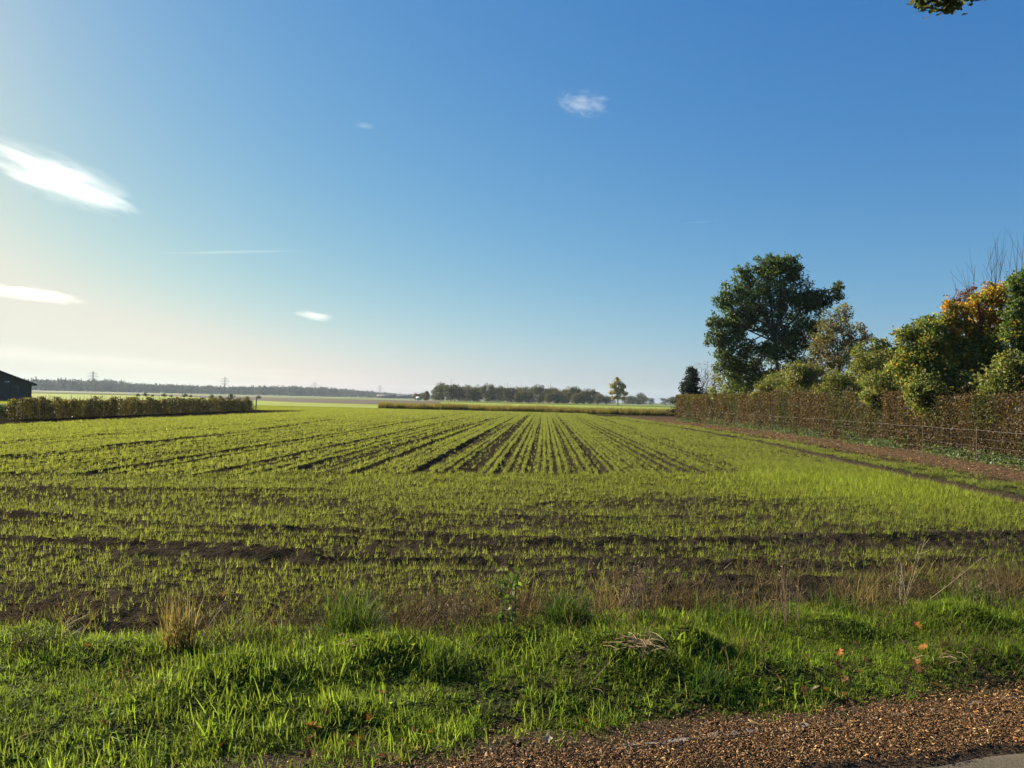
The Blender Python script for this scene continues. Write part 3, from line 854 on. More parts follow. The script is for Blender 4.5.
# ------------------------------------------------------------------ the roadside tree whose branch hangs into the picture
def roadside():
    r = np.random.default_rng(71)
    base = np.array((10.2, 9.3, 0.))
    t = thing('roadside_tree', 'leafy branch of a roadside tree hanging into the top right corner', 'tree', tuple(base))
    b = MB()
    tips = [np.array(at_y(px, py, 10.0)) - base for px, py in ((932, -3), (948, 0), (960, -5), (972, -14), (926, -9))]
    q = np.array((0, 0, 8.6))
    b.tube([(0, 0, -.1), (0, .1, 3), (.1, 0, 6), q, (.1, .2, 11.5)], [.28, .22, .18, .14, .05], 9)
    a = tips[1] + (1.4, -.1, .55)
    b.tube([(.05, 0, 7.2), a + (1.5, 0, .4), a, tips[1] + (.2, 0, .15)], [.07, .045, .025, .008], 6)
    P = []
    for e in tips:
        b.tube([a, (a + e) / 2 + (0, 0, .05), e], [.012, .009, .004], 4, False)
        P.append(e + (0, 0, -.03) + r.normal(0, 1, (70, 3)) * (.08, .14, .055))
        P.append((a + e) / 2 + r.normal(0, 1, (40, 3)) * (.25, .25, .12) + (0, 0, .12))
    for k in range(46):                                         # the crown above the frame
        d = r.normal(0, 1, 3); d /= np.linalg.norm(d)
        c = np.array((.4, .3, 10.6)) + d * (3.0, 3.0, 2.2) * r.random() ** .4
        if c[0] + base[0] < 7.6 and c[2] < 9.9: continue
        b.tube([(0, 0, 8 + r.random() * 3), c * .6 + (0, 0, 4.0), c], [.03, .02, .006], 4, False)
        P.append(c + r.normal(0, .4, (70, 3)))
    P = np.concatenate(P)
    b.build('trunk', M_bark, t)
    leaves('crown', P, .105, mix_tint(len(P), [(.05, .07, .016), (.09, .10, .02), (.15, .12, .02)], [.5, .35, .15]), t, seed=72)
roadside()


# ------------------------------------------------------------------ left: hedge, bushes, barn
def left_hedge():
    t = thing('hedge', 'low backlit hedge of upright shoots on the left in front of the barn', 'hedge', (-27, 60, 0))
    r = np.random.default_rng(81)
    m = 52000
    yy = r.uniform(42.5, 81, m)
    plant = np.floor(yy / .40); off = _hash(plant, plant * 0, 5); off2 = _hash(plant, plant * 0, 9)
    yy = (plant + .5) * .40 + r.normal(0, .085, m) + .14 * (off2 - .5)
    top = 1.14 + .36 * (off - .5) + .1 * (fbm(yy, yy * 0, 3, 12) - .5)
    z = r.random(m) ** .8 * top
    x = r.normal(0, .28, m) * (1.15 - .75 * z / top) + .25 * (off2 - .5)
    P = np.stack([x, yy - 60, z + .03], 1)
    tint = mix_tint(m, [(.14, .13, .038), (.2, .16, .05), (.10, .09, .032), (.21, .13, .055)], [.4, .25, .22, .13], .22, r) * (.38 + .75 * off2[:, None])
    leaves('foliage', P, .085, tint, t, seed=82)
    b = MB()
    for k in range(900):
        y0 = r.uniform(42.5, 81); p = np.array((r.normal(0, .2), y0 - 60, -.05)); e = p + (r.normal(0, .08), r.normal(0, .08), r.uniform(.9, 1.5))
        b.tube([p, e], [.014, .006], 3, False)
    b.build('stems', M_bark, t)
left_hedge()
for (px, py, rp, lab, cols) in (
        (14, 406, 7, 'low bush with yellow leaf tips at the left end of the low hedge', [(.12, .11, .025), (.17, .14, .025), (.06, .07, .02)]),
        (24, 408, 6, 'small olive bush between the yellow bush and the low hedge', [(.08, .09, .025), (.11, .1, .03), (.05, .06, .02)]),
        (1, 411, 8, 'dark green bush cut by the left edge of the photo', [(.045, .06, .018), (.06, .07, .02), (.035, .05, .015)])):
    grow('bush', lab, 'bush', 47, px, [(px - 4, py + 4, rp), (px + 4, py + 4, rp), (px, py, rp), (px + 1, py + 8, rp)], cols, [.4, .3, .3], .11, 1, .04, px)

def barn():
    Y = 112.0
    xr = at_y(31, 384, Y)[0]
    ba = R(32.5)
    t = thing('barn', 'dark plank barn with a low pitched roof at the left edge', 'barn', (xr - 8 * math.cos(ba), Y - 8 * math.sin(ba), 0), None, ba)
    def lx(px): return 8 - (31 - px) * Y / F / math.cos(ba)
    eave, half, D = 2.55, 8.0, 26.0
    sl = math.tan(R(22)); ridge = eave + half * sl
    V = [(-half, 0, -.1), (half, 0, -.1), (half, 0, eave), (0, 0, ridge), (-half, 0, eave)]
    V += [(x, D, z) for x, _, z in V]
    mesh('wall', V, [np.array([(0, 1, 2, 3, 4), (9, 8, 7, 6, 5)]), np.array([(1, 6, 7, 2), (5, 0, 4, 9)])], M_plank, t)
    for sgn in (-1, 1):
        o0 = np.array((sgn * (half + .75), -.6, eave - .75 * sl)); o1 = np.array((0, -.6, ridge))
        V = []
        for y0 in (-.6, D + .6):
            for p in (o0, o1):
                for dz in (.03, .22): V.append((p[0], y0, p[2] + dz))
        mesh('roof', V, [np.array([(0, 1, 3, 2), (4, 6, 7, 5), (0, 2, 6, 4), (1, 5, 7, 3), (0, 4, 5, 1), (2, 3, 7, 6)])], M_roof, t)
    b = MB(); wx = lx(20)
    for (x0, x1, z0, z1) in ((wx - .35, wx + .35, 2.1, 2.17), (wx - .35, wx + .35, 1.45, 1.52), (wx - .35, wx - .28, 1.52, 2.1), (wx + .28, wx + .35, 1.52, 2.1)):
        b.box(x0, -.06, z0, x1, -.005, z1)
    w = b.build('window', M_stone, t)
    b = MB(); b.box(wx - .28, -.03, 1.52, wx + .28, -.004, 2.1); b.build('pane', M_glass, w)
    b = MB(); hx = lx(5); b.box(hx - .17, -.05, 2.75, hx + .17, -.004, 3.6); b.build('vent_panel', M_pale, t)
    b = MB(); hx = lx(14); b.box(hx - .3, -.05, 2.62, hx + .3, -.004, 2.8); b.build('vent_panel', M_pale, t)
    b = MB(); b.box(half - .02, -.05, 0, half + .12, .12, eave - .1); b.build('corner_board', M_wood, t)
barn()
def bucket():
    p = at(3, 411.5); p = at_y(3, 411, 50)
    b = MB(); b.tube([(0, 0, 0), (0, 0, .1), (0, 0, .42), (0, 0, .46)], [.17, .19, .22, .2], 12)
    o = b.build('barrel', M_pale, None, True); o.location = (p[0], 50, 0.25)
    tag(o, 'small white tub among the bushes before the barn', 'tub')
    b = MB(); b.box(-.35, -.25, 0, .35, .25, .26); s_ = b.build('crate', M_wood); s_.location = (p[0], 50, -.01)
    tag(s_, 'grey crate under the white tub before the barn', 'crate')
bucket()
for px, lab in ((251, 'thin grey post at the end of the low hedge, nearer to the hedge'), (256, 'thin grey post just beyond the end of the low hedge')):
    p = at_y(px, 405, 82.5); b = MB(); h = 1.25 if px == 256 else .95
    b.tube([(0, 0, -.1), (.01, 0, h * .6), (.03, 0, h)], [.07, .065, .06], 7); b.tube([(.03, 0, h), (.03, 0, h + .05)], [.06, .02], 7)
    o = b.build('fence_post', M_wood); o.location = (p[0], 82.5, 0); tag(o, lab, 'post')

# strip of tall dry grass at the far end of the field
reed_c = proto_collection('reed_kinds', [blade_proto('reed_%d' % i, 16, .5, 1.15, .035, .22, .16, 700 + i, curl=.3, seg=2) for i in range(4)])
p0, p1 = at(378, 408.2), at(676, 416.4)
m = 5200
u = rng.random(m) * 1.35; v = rng.random(m)
x = p0[0] + (p1[0] - p0[0]) * u; y = p0[1] + (p1[1] - p0[1]) * u + v * 5
sc = rng.uniform(.75, 1.1, m) * (.8 + .4 * fbm(x, y, 4, 161))
scatter('tall_grass', np.stack([x, y, y * 0], 1), np.stack([rng.normal(0, .1, m), rng.normal(0, .1, m), rng.uniform(0, 6.28, m)], 1), np.stack([sc] * 3, 1), rng.integers(0, 4, m),
        mix_tint(m, [(.17, .14, .05), (.13, .13, .04), (.20, .13, .055), (.09, .11, .03)], [.35, .3, .15, .2], .18), reed_c, 'strip of tall yellow-brown grass closing the far end of the rows', 'tall grass')


# ------------------------------------------------------------------ far woods
def far_tree(name, label, cat, h, w, cols, probs, seed, group, loc, nl=2000, trunk=.3, conif=False, leaf=.55, sparse=False):
    r = np.random.default_rng(seed)
    t = thing(name, label, cat, loc, group)
    b = MB(); b.tube([(0, 0, -.2), (.1, 0, h * .3), (.15, .1, h * .6), (0, 0, h * .92)], [trunk, trunk * .7, trunk * .4, .05], 6)
    P = []
    k = 0
    nlobe = 16
    while k < nlobe:
        d = r.normal(0, 1, 3); d /= np.linalg.norm(d)
        rr = .55 + .45 * r.random()
        c = np.array((d[0] * w / 2 * rr * .75, d[1] * w / 2 * rr * .75, h * (.46 + .44 * d[2] * rr)))
        b.tube([(0.1, 0, h * r.uniform(.25, .6)), c], [trunk * .25, .03], 4, False)
        rad = w * (.15 if sparse else .23) * r.uniform(.7, 1.2)
        dd = r.normal(0, 1, (nl // nlobe, 3)); dd /= np.linalg.norm(dd, axis=1)[:, None]
        P.append(c + dd * rad * r.random((len(dd), 1)) ** .4 * (1, 1, .8)); k += 1
    P = np.concatenate(P); P = P[P[:, 2] > .3]
    b.build('trunk', M_bark, t)
    leaves('crown', P, leaf, mix_tint(len(P), cols, probs, .2, r), t, seed=seed)
    return t
DEC = [(.05, .056, .02), (.075, .072, .026), (.035, .042, .016)]
protos = [
    far_tree('far_tree', 'dark green broad tree in the wood across the fields', 'tree', 11, 9.5, DEC, [.4, .3, .3], 1, 'trees of the middle wood', (0, 0, 0)),
    far_tree('far_tree', 'olive brown tree in the wood across the fields', 'tree', 10, 8.5, [(.085, .07, .03), (.07, .065, .028), (.10, .075, .03)], [.4, .35, .25], 2, 'trees of the middle wood', (0, 0, 0)),
    far_tree('far_tree', 'dark green tall tree in the wood across the fields', 'tree', 12, 8, DEC, [.4, .3, .3], 3, 'trees of the middle wood', (0, 0, 0)),
    far_tree('far_tree', 'golden small tree at the edge of the middle wood', 'tree', 7, 6.5, [(.16, .12, .04), (.12, .10, .035), (.10, .075, .03)], [.4, .4, .2], 4, 'trees of the middle wood', (0, 0, 0)),
]
LABS = ['dark green broad tree in the wood across the fields', 'olive brown tree in the wood across the fields', 'dark green tall tree in the wood across the fields', 'golden small tree at the edge of the middle wood']
used = [False] * 4
r = np.random.default_rng(91)
def put_far(k, px, Y, sc):
    p = (at_y(px, 400, Y)[0], Y, 0)
    if not used[k]:
        protos[k].location = p; protos[k].scale = (sc,) * 3; protos[k].rotation_euler = (0, 0, r.uniform(0, 6)); used[k] = True
    else: copy_tree(protos[k], p, LABS[k], r.uniform(0, 6), (sc * r.uniform(.95, 1.1), sc * r.uniform(.95, 1.1), sc))
for px in np.arange(434, 606, 5.2):
    top = np.interp(px, [428, 445, 500, 540, 590, 606], [.85, 1.05, 1.0, .98, .98, .7]) * 1.12
    put_far([0, 2, 0, 1, 2, 0, 1][int(r.integers(0, 7))], px + r.uniform(-2, 2), 505 + r.uniform(-18, 25), top * r.uniform(.82, 1.1))
for px in np.arange(440, 600, 9):
    put_far(int(r.choice([0, 2])), px + r.uniform(-2, 2), 545 + r.uniform(-10, 25), r.uniform(1.0, 1.2))
for px in (428, 516, 523, 530, 548, 556, 563, 575, 586):
    put_far(int(r.choice([3, 3, 1])), px + r.uniform(-2, 2), 484, r.uniform(.72, 1.02))
for px in (416, 421, 425): put_far(1, px, 560, r.uniform(.55, .7))
grow('poplar_tree', 'slender lone tree with pale yellow leaves, apart from the wood', 'tree', 370, 618,
     [(618, 382, 3.6), (613.5, 386, 3.4), (622, 386, 3.4), (616.5, 391, 4), (621.5, 392, 3.6), (611.5, 393, 2.4), (625.5, 394, 2.4), (618, 397, 3.4), (613.5, 398, 2.2), (623.5, 398.5, 2), (617, 378.6, 1.8)],
     [(.30, .25, .085), (.24, .21, .07), (.34, .25, .09)], [.4, .35, .25], .46, 1.3, .24, 61, clump=.5, gap=.2, gain=1.15)
rt_ = far_tree('row_tree', 'hazy round tree in the row right of the lone poplar', 'tree', 12, 12, DEC, [.4, .3, .3], 7, 'trees of the far row', (at_y(641, 400, 720)[0], 720, 0), nl=1500, leaf=.7)
for px, sc, lab in ((604, .9, None), (611, .8, None), (626, .85, None), (632, .7, None), (636, .62, None), (645, .75, None), (648, .85, None), (654, .85, None), (659, .88, None), (663, .7, None), (666, .66, None), (672, .7, None), (680, .8, None), (690, .75, None)):
    copy_tree(rt_, (at_y(px, 400, 720)[0], 720 + r.uniform(-30, 90), 0), None, r.uniform(0, 6), (sc * 1.35, sc * 1.35, sc * r.uniform(.8, 1.05)))

# the blue far wood: a mass nobody could count
def wood_proto(name, seed, conif):
    r = np.random.default_rng(seed); P = []
    if conif:
        z = r.random(150) ** .8; a = r.uniform(0, 6.28, 150); q = (1.02 - z) * .2 * r.random(150) ** .5
        P = np.stack([np.cos(a) * q, np.sin(a) * q, z], 1)
    else:
        d = r.normal(0, 1, (170, 3)); d /= np.linalg.norm(d, axis=1)[:, None]
        P = d * (r.random((170, 1)) ** .4) * (.34, .34, .42) + (0, 0, .55)
    V, Fq, T = leaf_quads(P, .11, (1, 1, 1), seed=seed)
    return mesh(name, V, [Fq], M_chip_far, link=False)
M_chip_far = leaf_mat('far_leaf', .3, 'INSTANCER')
wood_c = proto_collection('wood_kinds', [wood_proto('wood_%d' % i, 800 + i, i % 3 == 0) for i in range(5)])
m = 3400
px = rng.uniform(-140, 440, m)
Y = np.interp(px, [-140, 100, 300, 440], [1450, 1500, 1650, 1900]) + 260 * rng.random(m) ** 1.3
ht = np.interp(px, [-140, 60, 120, 130, 230, 280, 330, 360, 400, 440], [21, 22, 23, 19, 17, 21, 20, 17, 11, 9]) * rng.uniform(.75, 1.1, m)
ht = np.where(rng.random(m) < .03, ht * 1.15, ht)
x = np.array([at_y(p, 400, q)[0] for p, q in zip(px, Y)])
scatter('far_woods', np.stack([x, Y, Y * 0 - .5], 1), np.stack([rng.normal(0, .03, m), rng.normal(0, .03, m), rng.uniform(0, 6.28, m)], 1), np.stack([ht * .8, ht * .8, ht], 1), rng.integers(0, 5, m),
        mix_tint(m, [(.03, .042, .022), (.04, .05, .025), (.05, .05, .025)], [.5, .3, .2], .2), wood_c, 'long blue-grey wood along the left horizon', 'woods')

# dark bushes dotted over the far pasture
bp = far_tree('pasture_bush', 'small dark bush in the row across the far pasture', 'bush', 1.5, 2.2, [(.03, .038, .018), (.04, .045, .02)], [.6, .4], 9, 'bushes dotted over the far pasture', (0, 0, 0), nl=220, trunk=.07, leaf=.28)
spots = [(138, 395.6, .8), (146, 395.8, 1.1), (152, 395.9, .7), (164, 396.4, 1.0), (171, 396.5, .7), (184, 397.0, 1.1), (190, 397.1, .8), (211, 397.9, 1.0), (220, 398.0, .8), (232, 398.5, 1.3), (247, 398.9, .8), (258, 399.2, 1.0)]
for i, (px, py, sc) in enumerate(spots):
    p = at(px, py)
    Y = min(p[1], 265)
    loc = (at_y(px, 400, Y)[0], Y, 0)
    if i == 0: bp.location = loc; bp.scale = (sc,) * 3
    else: copy_tree(bp, loc, None, r.uniform(0, 6), sc)

# low farm sheds at the far end of the wood
def house(name, label, loc, w, d, h, ridge, wallm, roofm, group=None):
    t = thing(name, label, 'shed', loc, group)
    V = [(-w / 2, 0, 0), (w / 2, 0, 0), (w / 2, d, 0), (-w / 2, d, 0), (-w / 2, 0, h), (w / 2, 0, h), (w / 2, d, h), (-w / 2, d, h), (-w / 2, d / 2, ridge), (w / 2, d / 2, ridge)]
    mesh('wall', V, [np.array([(0, 1, 5, 4), (2, 3, 7, 6)]), np.array([(1, 2, 6, 9, 5), (3, 0, 4, 8, 7)])], wallm, t)
    for y0, y1, s_ in ((-.4, d / 2, 1), (d + .4, d / 2, -1)):
        z0 = h - .4 * (ridge - h) / (d / 2)
        V = [(-w / 2 - .4, y0, z0 + .05), (w / 2 + .4, y0, z0 + .05), (w / 2 + .4, y1, ridge + .05), (-w / 2 - .4, y1, ridge + .05)]
        V += [(a, b_, c + .2) for a, b_, c in V]
        mesh('roof', V, [np.array([(0, 1, 2, 3), (4, 5, 6, 7), (0, 1, 5, 4), (1, 2, 6, 5), (2, 3, 7, 6), (3, 0, 4, 7)])], roofm, t)
    b = MB(); b.box(-w * .14, -.08, 0, w * .14, -.01, min(2.4, h * .8)); b.build('door', M_wood, t)
house('far_shed', 'small white shed at the left end of the middle wood', (at_y(418, 400, 470)[0], 470, 0), 1.7, 2, 1.5, 2.1, M_pale, M_pale)
for i, (px, w, lab) in enumerate(((386, 30, 'pale far farm shed, leftmost of the three on the horizon'), (398, 34, 'pale far farm shed, middle one of the three on the horizon'), (409, 24, 'pale far farm shed, rightmost of the three on the horizon'))):
    house('farm_shed', lab, (at_y(px, 400, 1250)[0], 1250 + i * 20, 0), w, 16, 3.0, 5.6, M_wood, M_roof, 'far farm sheds')

# power pylons behind the wood
def pylon():
    t = thing('power_pylon', 'lattice power pylon on the horizon, leftmost and tallest of four', 'pylon', (0, 0, 0), 'power pylons on the horizon')
    b = MB(); Hh = 50.0
    def half(z): return np.interp(z, [0, 28, 50], [4.2, 1.6, .5])
    lv = np.linspace(0, Hh, 13)
    for sx, sy in ((1, 1), (1, -1), (-1, -1), (-1, 1)):
        b.tube([(sx * half(z), sy * half(z), z) for z in lv], .38, 4, False)
    cs = [(1, 1), (1, -1), (-1, -1), (-1, 1)]
    for z0, z1 in zip(lv[:-1], lv[1:]):
        for i in range(4):
            a, c = cs[i], cs[(i + 1) % 4]
            b.tube([(a[0] * half(z0), a[1] * half(z0), z0), (c[0] * half(z1), c[1] * half(z1), z1)], .2, 3, False)
            b.tube([(c[0] * half(z0), c[1] * half(z0), z0), (a[0] * half(z1), a[1] * half(z1), z1)], .12, 3, False)
    b.build('tower', M_pylon, t)
    for z, w in ((30, 10), (37, 13), (44, 9)):
        b = MB()
        for sy in (-1, 1):
            b.tube([(-w, 0, z), (0, sy * half(z), z - .3), (w, 0, z)], .42, 4, False)
            b.tube([(-w, 0, z), (0, sy * half(z + 2.4), z + 2.4), (w, 0, z)], .32, 4, False)
        for k in (-1, 1):
            b.tube([(k * w, 0, z), (k * w, 0, z - 2.2)], .16, 4, False)
        b.build('crossarm', M_pylon, t)
    return t
PL = ['lattice power pylon on the horizon, leftmost and tallest of four', 'lattice power pylon on the horizon above the end of the low hedge', 'lattice power pylon on the horizon above the ploughed strip', 'lattice power pylon on the horizon nearest to the far farm sheds']
py0 = pylon()
for i, (px, Y) in enumerate(((92.5, 1900), (224.5, 2250), (314.5, 2750), (380, 3200))):
    loc = (at_y(px, 390, Y)[0], Y, 0)
    if i == 0: py0.location = loc; py0.rotation_euler = (0, 0, .3)
    else: copy_tree(py0, loc, PL[i], .3)


# ------------------------------------------------------------------ weeds, tussocks and fallen leaves of the verge
def ground_pt(px, py):
    p = at(px, py)
    for _ in range(4): p = at(px, py, float(hgt(p[0], p[1])))
    return p

def tussock(label, px, py, hpx, wpx, cols, seed, n=260, lean=.55, cat='grass tussock', name='grass_tussock', curl=.8):
    p = ground_pt(px, py); k = p[1] / F
    V, Q, T = blade_geo(n, hpx * k * .8, hpx * k * 1.5, .0062, wpx * k * .36, lean, seed, curl=curl, seg=3)
    r = np.random.default_rng(seed)
    tn = np.repeat(mix_tint(n, cols, [1 / len(cols)] * len(cols), .25, r), 7, axis=0)
    o = mesh(name, V, [Q, T], M_blade_own, None, tn)
    o.location = p
    return tag(o, label, cat)
GRN = [(.065, .105, .020), (.085, .12, .022), (.05, .08, .018)]
tussock('large round green grass tussock at the field edge left of centre', 352, 636, 44, 62, GRN, 1, 950, .85, curl=1.1)
tussock('dark green grass tussock at the field edge, centre, right of the leafy weed', 566, 622, 30, 60, [(.04, .075, .018), (.055, .09, .02)], 2, 900, .9, curl=1.1)
tussock('green grass tussock at the field edge towards the right side', 966, 606, 28, 60, GRN, 3, 300)
tussock('green tussock right of the tall dry stalks', 835, 612, 22, 70, GRN, 4, 240)
tussock('green tussock left of the tall dry stalks', 725, 622, 24, 80, GRN, 5, 260)
tussock('loose yellow-green tussock beside the brown weeds on the left', 240, 642, 30, 60, [(.10, .14, .02), (.13, .15, .03)], 6, 170)
tussock('spiky green tussock on the mound left of the straw heap', 440, 672, 34, 60, GRN, 7, 150)
tussock('dark wide-bladed tussock at the right of the mound near the shoulder', 705, 690, 30, 60, [(.04, .085, .018), (.06, .11, .02)], 8, 150)
tussock('dense olive tussock at the left edge of the field boundary', 45, 640, 22, 70, [(.09, .12, .02), (.11, .13, .03)], 9, 150)

def weed(label, px, py, hpx, wpx, seed, n=14, col=(.17, .115, .06), branch=5, lean=.12, rad=.0027, name='dry_weed'):
    p = ground_pt(px, py); k = p[1] / F; r = np.random.default_rng(seed)
    t = thing(name, label, 'weed', tuple(p))
    b, h = MB(), MB()
    for i in range(n):
        q = np.array((r.normal(0, wpx * k * .22), r.normal(0, .05), -.02)); L = hpx * k * r.uniform(.55, 1.05)
        d = np.array((r.normal(0, lean), r.normal(0, lean), 1)); e = q + d * L; m1 = (q + e) / 2 + r.normal(0, .015, 3)
        b.tube([q, m1, e], [rad, rad * .8, rad * .4], 4, False)
        for j in range(branch):
            u = r.uniform(.35, 1); s0 = q * (1 - u) + e * u
            dd = np.array((r.normal(0, .5), r.normal(0, .5), r.uniform(.3, 1))) * L * .16
            h.tube([s0, s0 + dd], [rad * .6, rad * .45], 3, False)
            h.tube([s0 + dd * .9, s0 + dd * 1.12], [rad * 1.3, rad * .7], 4)
    for bb, nm in ((b, 'stems'), (h, 'seed_heads')):
        V = np.concatenate(bb.V)
        mesh(nm, V, [np.array(v) for v in bb.F.values()], M_dry, t, np.array(col) * (1.8, 2.0, 2.1) * np.exp(r.normal(0, .12, (len(V), 1))))
    return t
tussock('upright clump of dry tan grass at the field edge on the left', 180, 650, 46, 44, [(.15, .115, .065), (.19, .145, .085), (.11, .095, .05)], 11, 170, .18, 'dry grass', 'dry_grass_clump', .5)
tussock('thin pale dry grass clump right of the leafy weed', 610, 618, 40, 46, [(.16, .12, .07), (.12, .085, .05)], 31, 80, .28, 'dry grass', 'dry_grass_clump', .6)
tussock('thin dry grass clump left of the leaning pale stems', 870, 604, 32, 60, [(.16, .125, .07), (.11, .10, .045)], 32, 90, .35, 'dry grass', 'dry_grass_clump', .6)
weed('tall thin dry brown stalks standing at the field edge right of centre', 789, 626, 84, 34, 12, 13, (.15, .10, .055), 4, .05, .0026)
weed('brown dead weeds between the leafy weed and the big tussock', 448, 634, 48, 70, 13, 34, (.12, .078, .042), 7, .3)
weed('brown dead weeds right of the dark centre tussock', 632, 622, 58, 60, 14, 30, (.135, .088, .05), 6, .25)
weed('short brown weeds beside the yellow-green tussock on the left', 232, 652, 30, 50, 15, 30, (.12, .075, .04), 5, .35)
weed('leaning pale dry stems at the field edge far right', 905, 606, 62, 24, 16, 7, (.22, .17, .10), 3, .42, .0028)
weed('single long pale stem leaning over the field edge', 740, 606, 58, 8, 17, 1, (.24, .18, .11), 2, .5, .003)
weed('short brown weeds before the green tussock on the right', 985, 612, 44, 50, 18, 18, (.14, .095, .055), 5, .3)
weed('low brown weeds on the left verge rim', 30, 655, 26, 80, 19, 30, (.10, .062, .036), 5, .4)

def leafy():
    p = ground_pt(508, 632); r = np.random.default_rng(21)
    t = thing('leafy_weed', 'upright leafy green weed at the field edge near the centre', 'weed', tuple(p))
    b = MB(); P = []
    for i in range(7):
        q = np.array((r.normal(0, .06), r.normal(0, .04), -.02)); e = q + (r.normal(0, .06), r.normal(0, .05), r.uniform(.25, .5))
        b.tube([q, (q + e) / 2 + r.normal(0, .01, 3), e], [.003, .0025, .0015], 4, False)
        u = r.uniform(.25, 1, (16, 1)); P.append(q * (1 - u) + e * u + r.normal(0, .022, (16, 3)))
    b.build('stems', M_bark, t); P = np.concatenate(P)
    leaves('foliage', P, .042, mix_tint(len(P), [(.09, .14, .025), (.12, .15, .03), (.06, .10, .02)], [.4, .3, .3], .2, r), t, seed=22)
leafy()

def straw(label, px, py, wpx, seed, n=70):
    p = ground_pt(px, py); k = p[1] / F; r = np.random.default_rng(seed); b = MB()
    for i in range(n):
        q = np.array((r.normal(0, wpx * k * .25), r.normal(0, .05), r.uniform(.02, .1))); a = r.normal(-.45, .7); L = r.uniform(.05, .2)
        d = np.array((math.cos(a), math.sin(a) * .8, r.normal(-.1, .3)))
        b.tube([q - d * L / 2, q + (0, 0, .012), q + d * L / 2], .0022, 3, False)
    V = np.concatenate(b.V)
    o = mesh('straw_heap', V, [np.array(v) for v in b.F.values()], M_dry, None, np.array((.45, .32, .18)) * np.exp(r.normal(0, .2, (len(V), 1))))
    o.location = p; return tag(o, label, 'straw heap')
straw('small heap of pale dry straw on the verge mound right of centre', 642, 652, 34, 23, 40)
straw('few dry straws lying across the grass at the right', 935, 668, 60, 24, 9)
straw('few dry straws in the grass left of centre', 350, 652, 50, 25, 9)

def fallen_leaf(label, px, py, size, col, seed):
    r = np.random.default_rng(seed)
    p = ground_pt(px, py); t = np.linspace(0, 1, 7)
    prof = [.06, .55, .75, .5, .8, .45, .0]
    V, Q = [], []
    for i, u in enumerate(t):
        jag = 1 + .25 * (-1) ** i
        w = prof[i] * .42 * jag
        for sx in (-1, -.5, 0, .5, 1):
            V.append((sx * w, u - .5, .22 * abs(sx) ** 1.5 * w * 2 + .25 * (u - .5) ** 2 + r.normal(0, .012)))
    V += [(-.03, -.8, .05), (.03, -.8, .05), (.02, -.5, .02), (-.02, -.5, .02)]
    for i in range(6):
        for j in range(4): Q.append((i * 5 + j, i * 5 + j + 1, i * 5 + j + 6, i * 5 + j + 5))
    n0 = 35; Q.append((n0, n0 + 1, n0 + 2, n0 + 3))
    V = np.array(V) * size
    o = mesh('fallen_leaf', V, [np.array(Q)], M_dry, None, np.array(col) * np.exp(r.normal(0, .1, (len(V), 1))), smooth=True)
    o.location = p + Vector((0, -.02, .022 if p[1] > 3.9 else .02))
    o.rotation_euler = (r.uniform(.1, .7), r.normal(0, .35), r.uniform(0, 6.28))
    return tag(o, label, 'leaf', 'autumn leaves fallen on the verge')
OR, BR, YE, PA = (.50, .17, .03), (.28, .10, .035), (.55, .30, .03), (.45, .38, .30)
for i, (px, py, s_, c_, lab) in enumerate([
        (310, 728, .10, OR, 'bright orange curled leaf standing at the bottom edge of the grass'), (311, 758, .09, BR, 'rust brown leaf at the very bottom, below the bright orange one'),
        (428, 737, .09, YE, 'yellow-orange leaf on dark litter at the grass edge, bottom centre'), (371, 722, .085, OR, 'pale orange leaf between the curled orange and the yellow leaf'),
        (359, 741, .08, BR, 'brown leaf on bare litter left of the yellow leaf'), (381, 695, .09, BR, 'brown upright leaf in the dark grass left of centre'),
        (107, 727, .08, BR, 'rust leaf deep in the grass, bottom left'), (88, 648, .085, OR, 'orange leaf on the left rim of the field'),
        (250, 651, .09, OR, 'red-orange leaf beside the short brown weeds'), (223, 748, .075, BR, 'dull brown leaf in the grass at the bottom left'),
        (583, 723, .085, BR, 'rust leaf on the shaded grass edge, bottom centre'), (547, 744, .09, PA, 'pale bleached leaf on the shoulder litter'),
        (838, 655, .085, OR, 'orange leaf lying on the sunny grass right of centre'), (916, 628, .09, OR, 'orange leaf on the brown patch at the right rim'),
        (922, 650, .09, OR, 'upright orange leaf below the rim leaf at the right'), (827, 695, .10, YE, 'yellow-orange leaf on the bare brown patch at right'),
        (814, 691, .08, PA, 'pale curled leaf left of the yellow one on the brown patch'), (777, 692, .07, PA, 'small whitish leaf at the left of the brown patch'),
        (840, 713, .07, BR, 'brown leaf at the litter edge below the yellow leaf'), (838, 679, .085, BR, 'brown leaf above the yellow leaf on the brown patch'),
        (820, 607, .075, OR, 'orange leaf in the green tussock right of the tall stalks'), (919, 672, .07, YE, 'dull yellow leaf in the grass at right')]):
    fallen_leaf(lab, px, py, s_ * .85, np.array(c_) * .72, 300 + i)

r_ = np.random.default_rng(444)
for (cx, cy, sx, sy, cnt, lab, grp) in ((365, 745, 55, 14, 20, 'brown dead leaf in the litter patch at the bottom edge of the grass', 'dead leaves in the bottom litter patch'),
                                        (865, 680, 70, 22, 18, 'brown dead leaf on the bare patches of the right verge', 'dead leaves on the right verge')):
    for k in range(cnt):
        o = fallen_leaf(lab, float(np.clip(r_.normal(cx, sx), 5, 1015)), min(764, r_.normal(cy, sy)), r_.uniform(.045, .075), [(.20, .085, .035), (.28, .12, .04), (.15, .07, .035)][k % 3], 460 + k + cnt)
        o['group'] = grp
